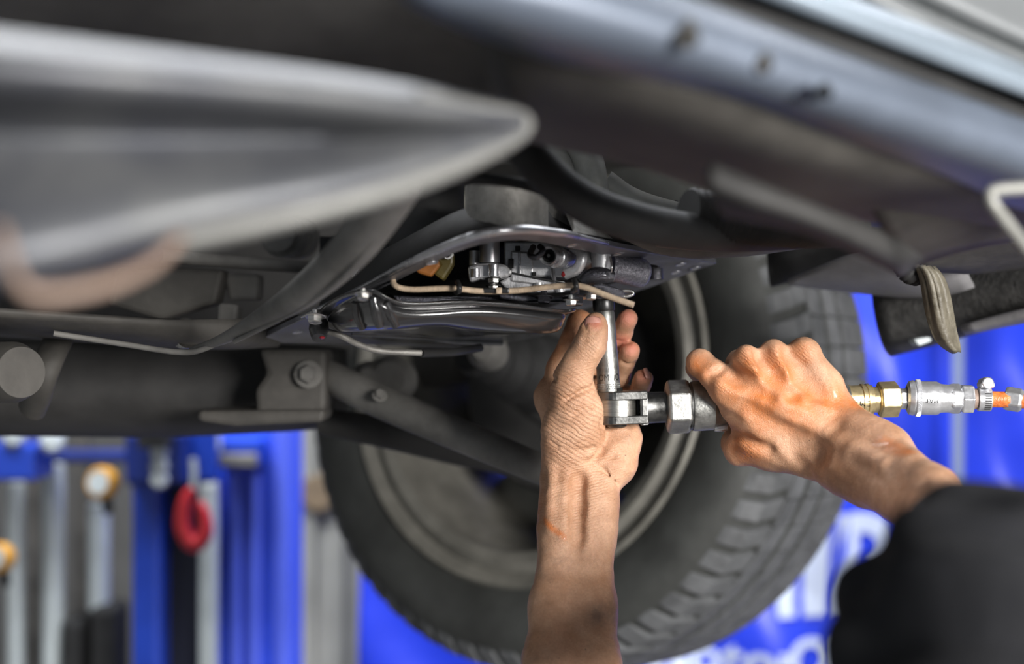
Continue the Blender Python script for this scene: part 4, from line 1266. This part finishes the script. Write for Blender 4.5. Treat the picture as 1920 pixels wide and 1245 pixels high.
# fingers, left hand
G.append((.005, .004, chain([(1034, 745, 1.083, 29), (1050, 690, 1.090, 24), (1086, 604, 1.098, 21.5), (1156, 640, 1.104, 18), (1166, 624, 1.095, 18.5), (1177, 598, 1.083, 19)])))
G.append((.003, .004, chain([(1072, 748, 1.098, 28), (1098, 668, 1.122, 22), (1162, 706, 1.108, 18), (1182, 658, 1.090, 18.5)])))
G.append((.003, .004, chain([(1108, 768, 1.104, 26), (1130, 722, 1.128, 21), (1194, 748, 1.112, 18), (1206, 710, 1.092, 18.5)])))
G.append((.003, .004, chain([(1145, 790, 1.100, 23), (1150, 785, 1.124, 18), (1186, 782, 1.116, 16), (1198, 766, 1.100, 14)])))
# --- right arm
G.append((.012, .016, chain([(1574, 792, 1.012, 43), (1620, 825, .99, 41), (1661, 849, .972, 42), (1751, 921, .90, 42)]) +
          chain([(1538, 856, 1.012, 42), (1585, 880, .99, 41), (1629, 900, .972, 42), (1724, 967, .90, 42)]) +
          [(np3(P(1748, 936, .90)), np.array([.245, .76, H - .134]), .016, .034, None),
           (np.array([.243, .76, H - .132]), np.array([.208, .58, H - .150]), .035, .042, None),
           (np.array([.208, .58, H - .150]), np.array([.20, .47, H - .25]), .042, .055, None),
           (np.array([.20, .47, H - .25]), np.array([-.08, .66, H - .45]), .06, .06, None)]))
# back of the hand
G.append((.010, .009, chain([(1366, 728, 1.022, 31), (1430, 785, 1.017, 34), (1530, 850, 1.012, 38)]) +
          chain([(1399, 670, 1.012, 21), (1415, 702, 1.011, 28), (1460, 745, 1.010, 33), (1555, 825, 1.010, 38)]) +
          chain([(1450, 661, 1.016, 23), (1462, 690, 1.014, 27), (1500, 740, 1.012, 31), (1565, 810, 1.010, 38)]) +
          chain([(1508, 664, 1.020, 29), (1545, 725, 1.018, 32), (1574, 790, 1.012, 40)]) +
          chain([(1378, 770, 1.030, 28), (1420, 820, 1.028, 34), (1490, 845, 1.020, 36)])))
# thumb of the right hand
G.append((.010, .008, chain([(1515, 850, 1.018, 36), (1450, 848, 1.030, 32), (1388, 842, 1.043, 27.5), (1376, 832, 1.066, 20), (1380, 800, 1.084, 18), (1388, 775, 1.09, 15)])))
# fingers, right hand
G.append((.008, .005, chain([(1366, 728, 1.022, 32), (1338, 702, 1.026, 26), (1313, 681, 1.034, 24.5), (1310, 690, 1.066, 21), (1322, 720, 1.084, 19), (1340, 760, 1.086, 16)])))
G.append((.004, .004, chain([(1399, 672, 1.013, 23), (1386, 682, 1.040, 24), (1390, 686, 1.064, 23), (1388, 730, 1.088, 19), (1390, 775, 1.088, 16)])))
G.append((.004, .004, chain([(1450, 661, 1.015, 23.5), (1446, 672, 1.040, 24), (1442, 680, 1.064, 22), (1438, 728, 1.088, 19), (1440, 775, 1.086, 16)])))
G.append((.004, .004, chain([(1508, 662, 1.020, 29), (1500, 672, 1.042, 24), (1496, 684, 1.062, 20), (1490, 728, 1.084, 17), (1490, 768, 1.084, 15)])))
# tendons, veins, creases: each is laid on the surface met by a ray, a little below or above it
def sd_all(p):
    D_ = None
    for ko, ki, prs in G:
        dg = None
        for pr in prs:
            d_ = seg_dist(p, *pr)
            dg = d_ if dg is None else smin(dg, d_, ki)
        D_ = dg if D_ is None else smin(D_, dg, ko)
    return D_


def on_skin(px, py, lift):
    """first point of the skin seen along the ray, moved by lift (metres) along the ray; negative = towards the viewer"""
    ds = np.arange(.80, 1.14, .0008)
    pts = np.stack([np3(P(px, py, d)) for d in ds])
    v = sd_all(pts)
    k = np.argmax(v < 0) if (v < 0).any() else int(np.argmin(v))
    return np3(P(px, py, ds[k] + lift))


G0 = list(G)
carves = []
new = []


def ridge(pts, rpx, rise, ko=.006):
    r = R(rpx, 1.0)
    q = [on_skin(a, b, r - rise) for a, b in pts]
    new.append((ko, .003, [(a, b, r, r, None) for a, b in zip(q, q[1:])]))


def groove(pts, rpx, deep, k):
    r = R(rpx, 1.0)
    q = [on_skin(a, b, -r + deep) for a, b in pts]
    for a, b in zip(q, q[1:]):
        carves.append(((a, b, r, r, None), k))


# right hand: extensor tendons and knuckles
ridge([(1354, 722), (1394, 731), (1430, 750), (1490, 782), (1545, 808)], 9, .0013, .007)
ridge([(1401, 660), (1416, 690), (1440, 722), (1480, 752), (1530, 790)], 8, .0010, .007)
ridge([(1455, 660), (1478, 700), (1510, 738), (1550, 775)], 7, .0008, .007)
ridge([(1504, 650), (1530, 690), (1560, 735)], 8, .0006, .007)
ridge([(1556, 822), (1600, 842), (1660, 872)], 10, .0010, .008)
groove([(1372, 703), (1400, 720), (1440, 740)], 14, .0020, .008)
groove([(1427, 668), (1450, 706), (1486, 738)], 12, .0022, .008)
groove([(1480, 664), (1504, 705), (1530, 740)], 12, .0014, .008)
groove([(1420, 790), (1480, 828), (1530, 856)], 16, .0014, .010)
groove([(1330, 702), (1345, 697), (1356, 690)], 4, .0016, .004)
groove([(1352, 790), (1372, 812), (1400, 826), (1440, 842)], 7, .0024, .006)
groove([(1490, 862), (1510, 880)], 9, .0014, .006)
# left hand and wrist
ridge([(1038, 880), (1036, 930), (1034, 990)], 8, .0010)
ridge([(1060, 890), (1058, 940), (1056, 1010)], 6, .0008)
ridge([(1104, 900), (1102, 960), (1100, 1030)], 8, .0010)
groove([(1086, 900), (1084, 950), (1083, 1010)], 9, .0024, .007)
groove([(1112, 724), (1090, 733), (1060, 750)], 3, .0016, .003)
groove([(1120, 760), (1095, 768), (1072, 782)], 2.2, .0008, .002)
groove([(1128, 790), (1131, 820), (1126, 845), (1112, 862)], 4, .0028, .005)
groove([(1098, 866), (1130, 880), (1158, 908)], 2.4, .0012, .003)
groove([(1084, 846), (1112, 842), (1150, 856)], 3, .0006, .004)
groove([(1018, 705), (1040, 712)], 3, .0014, .003)
groove([(1092, 640), (1108, 646), (1122, 640)], 2, .0009, .002)
groove([(1090, 648), (1106, 653), (1120, 648)], 2, .0008, .002)
groove([(1094, 634), (1112, 637)], 1.8, .0007, .002)
groove([(1160, 640), (1178, 643)], 3, .0018, .003)
groove([(1168, 680), (1188, 682)], 3, .0018, .003)
groove([(1190, 732), (1212, 735)], 3, .0020, .003)
groove([(1098, 600), (1096, 610), (1101, 622), (1114, 624), (1126, 618), (1129, 605)], 1.6, .0009, .0015)
groove([(1031, 825), (1048, 838)], 1.6, .0007, .0015)
G += new


def skin_extra(p):
    # slight organic unevenness
    return (.00035 * np.sin(p[:, 0] * 230 + 3 * np.sin(p[:, 2] * 160)) * np.sin(p[:, 2] * 190 + 2 * np.sin(p[:, 1] * 140))).astype(np.float32)


bv, bq = sdf_mesh(G, carves, (-.16, .40, H - .53), (.335, 1.15, H + .03), .0013, skin_extra)
me = bpy.data.meshes.new('body')
me.vertices.add(len(bv)); me.vertices.foreach_set('co', bv.astype(np.float32).ravel())
me.loops.add(len(bq) * 4); me.loops.foreach_set('vertex_index', bq.astype(np.int32).ravel())
me.polygons.add(len(bq)); me.polygons.foreach_set('loop_start', np.arange(0, len(bq) * 4, 4, dtype=np.int32))
me.polygons.foreach_set('use_smooth', np.ones(len(bq), bool))
me.update(calc_edges=True)
me.validate()


# stain masks as a colour attribute: r = orange grease/blood flush, g = dark grime, b = red fingertips
def blob(px, py, d, rpx, soft=1.0):
    c = np3(P(px, py, d))
    dist = np.sqrt(((bv - c) ** 2).sum(1))
    return np.clip(1.4 - dist / R(rpx, d), 0, 1)


def line_mask(pts, rpx, d_off=0):
    best = np.full(len(bv), 9.0)
    for a, b in zip(pts, pts[1:]):
        best = np.minimum(best, seg_dist(bv, np3(P(*a)), np3(P(*b)), 0, 0))
    return np.clip(1.5 - best / R(rpx, 1.0), 0, 1)


orange = np.zeros(len(bv)); grime = np.zeros(len(bv)); red = np.zeros(len(bv))
for q in ((1365, 725, 1.0, 48), (1310, 685, 1.02, 30), (1400, 690, .995, 40), (1430, 760, 1.0, 50), (1500, 760, 1.0, 50), (1560, 760, 1.0, 40), (1460, 700, 1.0, 45), (1500, 660, 1.0, 30), (1390, 845, 1.02, 45),
          (1595, 765, 1.0, 25)):
    orange = np.maximum(orange, blob(*q) * 1.0)
orange = np.maximum(orange, line_mask([(1655, 835, .955), (1700, 850, .93)], 14))
orange = np.maximum(orange, line_mask([(1018, 972, 1.025), (1034, 990, 1.018), (1062, 1010, 1.012)], 5.5) * 1.0)
orange = np.maximum(orange, line_mask([(1005, 720, 1.09), (1050, 640, 1.09), (1090, 590, 1.09)], 24) * .55)
orange = np.maximum(orange, blob(1020, 960, 1.04, 40) * .45)
for q in ((1177, 592, 1.075, 24), (1184, 650, 1.08, 24), (1206, 702, 1.08, 24), (1116, 602, 1.02, 16), (1165, 640, 1.09, 20)):
    red = np.maximum(red, blob(*q))
for q in ((1070, 1063, 1.005, 9), (1095, 1062, 1.0, 11), (1125, 1060, 1.005, 9), (1085, 1062, 1.0, 8), (1110, 1061, 1.0, 9), (1125, 1150, .985, 26), (1592, 792, .99, 12), (1540, 822, .985, 12), (1480, 720, .99, 22),
          (1083, 950, 1.015, 16), (1084, 985, 1.012, 14), (1770, 950, .875, 26), (1700, 880, .9, 10), (1215, 700, 1.085, 9), (1068, 640, 1.02, 22), (1500, 850, .99, 18), (1414, 690, .99, 5), (1420, 703, .985, 5)):
    grime = np.maximum(grime, blob(*q) * .7)
cut = line_mask([(1031, 824, 1.03), (1047, 838, 1.026)], 2.6)
red = np.maximum(red, np.clip(cut * 1.2, 0, 1))
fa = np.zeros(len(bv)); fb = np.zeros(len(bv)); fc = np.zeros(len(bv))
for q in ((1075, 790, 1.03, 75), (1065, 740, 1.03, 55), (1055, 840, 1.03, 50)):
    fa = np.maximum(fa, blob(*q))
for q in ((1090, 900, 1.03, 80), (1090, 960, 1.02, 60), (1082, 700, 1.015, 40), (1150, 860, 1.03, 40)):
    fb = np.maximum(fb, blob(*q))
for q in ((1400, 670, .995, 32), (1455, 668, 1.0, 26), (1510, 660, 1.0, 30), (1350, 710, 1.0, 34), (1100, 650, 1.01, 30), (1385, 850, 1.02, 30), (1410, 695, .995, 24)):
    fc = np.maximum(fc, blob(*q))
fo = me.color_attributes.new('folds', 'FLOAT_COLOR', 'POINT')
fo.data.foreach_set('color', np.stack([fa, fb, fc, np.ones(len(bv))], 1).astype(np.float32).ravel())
ca = me.color_attributes.new('stains', 'FLOAT_COLOR', 'POINT')
ca.data.foreach_set('color', np.stack([orange, grime, red, np.ones(len(bv))], 1).astype(np.float32).ravel())


def skin_material():
    m = bpy.data.materials.new('greasy_tanned_skin')
    m.use_nodes = True
    nt = m.node_tree
    N_, L_ = nt.nodes, nt.links
    b = N_['Principled BSDF']
    at = N_.new('ShaderNodeAttribute'); at.attribute_name = 'stains'
    sp = N_.new('ShaderNodeSeparateColor'); L_.new(at.outputs['Color'], sp.inputs[0])
    tc = N_.new('ShaderNodeTexCoord')

    def noise(scale, detail=6, rough=.6):
        n = N_.new('ShaderNodeTexNoise'); n.inputs['Scale'].default_value = scale
        n.inputs['Detail'].default_value = detail; n.inputs['Roughness'].default_value = rough
        L_.new(tc.outputs['Object'], n.inputs['Vector'])
        return n

    def ramp(src, p0, p1, c0, c1):
        r = N_.new('ShaderNodeValToRGB')
        r.color_ramp.elements[0].position = p0; r.color_ramp.elements[1].position = p1
        r.color_ramp.elements[0].color = (*c0, 1); r.color_ramp.elements[1].color = (*c1, 1)
        L_.new(src, r.inputs[0])
        return r

    def mix(a, b_, fac, mode='MIX'):
        x = N_.new('ShaderNodeMix'); x.data_type = 'RGBA'; x.blend_type = mode
        L_.new(a, x.inputs['A'])
        if isinstance(b_, tuple):
            x.inputs['B'].default_value = (*b_, 1)
        else:
            L_.new(b_, x.inputs['B'])
        if isinstance(fac, float):
            x.inputs['Factor'].default_value = fac
        else:
            L_.new(fac, x.inputs['Factor'])
        return x.outputs['Result']

    def math_(op, a, b_):
        x = N_.new('ShaderNodeMath'); x.operation = op; x.use_clamp = True
        for i, v in enumerate((a, b_)):
            if isinstance(v, (int, float)):
                x.inputs[i].default_value = v
            else:
                L_.new(v, x.inputs[i])
        return x.outputs[0]
    n1 = noise(38, 8, .65)
    base = ramp(n1.outputs['Fac'], .3, .7, (.40, .205, .11), (.66, .40, .26)).outputs[0]
    n2 = noise(600, 3)
    base = mix(base, ramp(n2.outputs['Fac'], .35, .65, (.82, .78, .74), (1.06, 1.04, 1.02)).outputs[0], .6, 'MULTIPLY')
    n3 = noise(70, 6, .7)
    of = math_('MULTIPLY', sp.outputs[0], ramp(n3.outputs['Fac'], .3, .6, (.35,) * 3, (1,) * 3).outputs[0])
    base = mix(base, (.56, .175, .045), of)
    base = mix(base, (.60, .17, .12), math_('MULTIPLY', sp.outputs[2], .65))
    n4 = noise(130, 8, .75)
    gf = math_('MULTIPLY', sp.outputs[1], ramp(n4.outputs['Fac'], .4, .6, (.2,) * 3, (1,) * 3).outputs[0])
    base = mix(base, (.09, .07, .065), gf)
    # faint general grime and small moles
    n5 = noise(22, 8, .8)
    base = mix(base, (.16, .10, .07), math_('MULTIPLY', ramp(n5.outputs['Fac'], .55, .78, (0,) * 3, (1,) * 3).outputs[0], .55))
    n6 = noise(260, 2)
    base = mix(base, (.07, .035, .025), ramp(n6.outputs['Fac'], .76, .79, (0,) * 3, (1,) * 3).outputs[0])
    L_.new(base, b.inputs['Base Color'])
    b.inputs['Subsurface Weight'].default_value = .12
    b.inputs['Subsurface Radius'].default_value = (.004, .0015, .0008)
    b.inputs['Subsurface Scale'].default_value = 1.0
    rr = N_.new('ShaderNodeMapRange')
    rr.inputs['From Min'].default_value = .35; rr.inputs['From Max'].default_value = .65
    rr.inputs['To Min'].default_value = .34; rr.inputs['To Max'].default_value = .56
    L_.new(n3.outputs['Fac'], rr.inputs[0])
    wet = N_.new('ShaderNodeMath'); wet.operation = 'MULTIPLY_ADD'
    L_.new(sp.outputs[0], wet.inputs[0]); wet.inputs[1].default_value = -.13; L_.new(rr.outputs[0], wet.inputs[2])
    L_.new(wet.outputs[0], b.inputs['Roughness'])
    L_.new(math_('MULTIPLY', of, .28), b.inputs['Coat Weight'])
    b.inputs['Coat Roughness'].default_value = .16
    # fine relief: criss-cross skin lines, folds across thenar, wrist and knuckles
    fo_ = N_.new('ShaderNodeAttribute'); fo_.attribute_name = 'folds'
    fs = N_.new('ShaderNodeSeparateColor'); L_.new(fo_.outputs['Color'], fs.inputs[0])

    def wave(angle, scale, dist, dscale):
        mp = N_.new('ShaderNodeMapping')
        mp.inputs['Rotation'].default_value = (0, angle, 0)
        L_.new(tc.outputs['Object'], mp.inputs[0])
        w_ = N_.new('ShaderNodeTexWave'); w_.wave_type = 'BANDS'; w_.bands_direction = 'Z'; w_.wave_profile = 'SIN'
        w_.inputs['Scale'].default_value = scale; w_.inputs['Distortion'].default_value = dist
        w_.inputs['Detail'].default_value = 3; w_.inputs['Detail Scale'].default_value = dscale
        L_.new(mp.outputs[0], w_.inputs['Vector'])
        pw = N_.new('ShaderNodeMath'); pw.operation = 'POWER'; L_.new(w_.outputs['Fac'], pw.inputs[0]); pw.inputs[1].default_value = .45
        return pw.outputs[0]
    vo = N_.new('ShaderNodeTexVoronoi'); vo.feature = 'DISTANCE_TO_EDGE'; vo.inputs['Scale'].default_value = 820
    L_.new(tc.outputs['Object'], vo.inputs['Vector'])

    def plus(a, b_, k):
        x = N_.new('ShaderNodeMath'); x.operation = 'MULTIPLY_ADD'
        L_.new(a, x.inputs[0]); x.inputs[1].default_value = k
        L_.new(b_, x.inputs[2])
        return x.outputs[0]

    def times(a, b_):
        x = N_.new('ShaderNodeMath'); x.operation = 'MULTIPLY'
        L_.new(a, x.inputs[0]); L_.new(b_, x.inputs[1])
        return x.outputs[0]
    h = plus(vo.outputs['Distance'], n4.outputs['Fac'], .42)
    nlow = noise(900, 4, .6)
    h = plus(nlow.outputs['Fac'], h, .12)
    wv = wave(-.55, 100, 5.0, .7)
    h = plus(times(wv, fs.outputs[0]), h, .34)
    h = plus(times(wave(-.2, 170, 6.0, 1.5), fs.outputs[0]), h, .15)
    h = plus(times(wave(0.22, 160, 4, 1.2), fs.outputs[1]), h, .26)
    h = plus(times(wave(-.7, 150, 6, 2.0), fs.outputs[2]), h, .45)
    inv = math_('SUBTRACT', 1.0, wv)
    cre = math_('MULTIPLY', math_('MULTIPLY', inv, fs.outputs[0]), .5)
    L_.new(mix(base, (.16, .075, .04), cre), b.inputs['Base Color'])  # shade of the thenar creases put into the colour as brown lines
    bp = N_.new('ShaderNodeBump'); bp.inputs['Strength'].default_value = .9; bp.inputs['Distance'].default_value = .0010
    L_.new(h, bp.inputs['Height'])
    L_.new(bp.outputs[0], b.inputs['Normal'])
    return m


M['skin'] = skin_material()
person = empty('person', (.1, .6, 0), 'mechanic in black shirt reaching up with bare greasy arms, holding socket and ratchet', 'person')
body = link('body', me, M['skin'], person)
sm = body.modifiers.new('smooth', 'SMOOTH'); sm.factor = .5; sm.iterations = 2


def nail(c, nrm, up, w, l, name='fingernail', **k):
    nrm = nrm.normalized(); up = (up - nrm * up.dot(nrm)).normalized(); rt = up.cross(nrm).normalized()
    V, Fc = [], []
    nu, nv = 9, 9
    for j in range(nv):
        for i in range(nu):
            x = (i / (nu - 1) * 2 - 1); y = (j / (nv - 1) * 2 - 1)
            # rounded plate outline
            wx = w * (1 - .10 * (y < -.2) * (-y - .2)) * (1 - .28 * max(0, abs(y) - .72) / .28)
            V.append(c + rt * (x * wx) + up * (y * l - (y < 0) * (1 - x * x) * 0 + (1 - x * x) * .12 * l * (1 if y > .5 else -1 if y < -.5 else 0)) + nrm * (-.42 * w * x * x - .10 * l * y * y))
    for j in range(nv - 1):
        for i in range(nu - 1):
            a = j * nu + i
            Fc.append((a, a + 1, a + nu + 1, a + nu))
    return mesh(name, V, Fc, M['nail'], body, True, solid=.0006, **k)


nail(P(1110, 608, 1.0209), Vector((-.22, -1, .18)), Vector((.06, .05, 1)), R(15.5, 1.03), R(14, 1.03))
nail(P(1216, 700, 1.0865), Vector((.75, -.35, .35)), Vector((.1, .25, 1)), R(10, 1.08), R(10, 1.08))

# shirt: right sleeve near the camera, chest and left sleeve below the view
SG = [(.02, .03, [(np3(P(1842, 1078, .795)), np3(P(1868, 1135, .70)), .043, .050, None),
                  (np3(P(1868, 1135, .70)), np3(P(1915, 1255, .56)), .050, .066, None),
                  (np3(P(1915, 1255, .56)), np.array([.20, .45, H - .26]), .066, .085, None),
                  (np.array([.20, .45, H - .26]), np.array([-.08, .64, H - .46]), .08, .075, None),
                  (np.array([-.08, .64, H - .46]), np.array([-.01, .82, H - .40]), .070, .058, None),
                  (np.array([.14, .45, H - .36]), np.array([.10, .40, H - .75]), .12, .13, None),
                  (np.array([.0, .52, H - .44]), np.array([.02, .45, H - .75]), .11, .12, None)])]


def cloth_extra(p):
    return (.004 * np.sin(p[:, 0] * 60 + p[:, 2] * 90 + 2 * np.sin(p[:, 1] * 50)) + .0025 * np.sin(p[:, 1] * 150 + p[:, 2] * 70 + 3 * np.sin(p[:, 0] * 40))).astype(np.float32)


sv, sq_ = sdf_mesh(SG, [], (-.2, .22, H - .9), (.36, 1.0, H - .02), .005, cloth_extra)
me2 = bpy.data.meshes.new('shirt')
me2.from_pydata(sv.tolist(), [], sq_.tolist())
me2.polygons.foreach_set('use_smooth', np.ones(len(me2.polygons), bool))
link('shirt', me2, M['shirt'], person, label='black work shirt sleeve and chest')
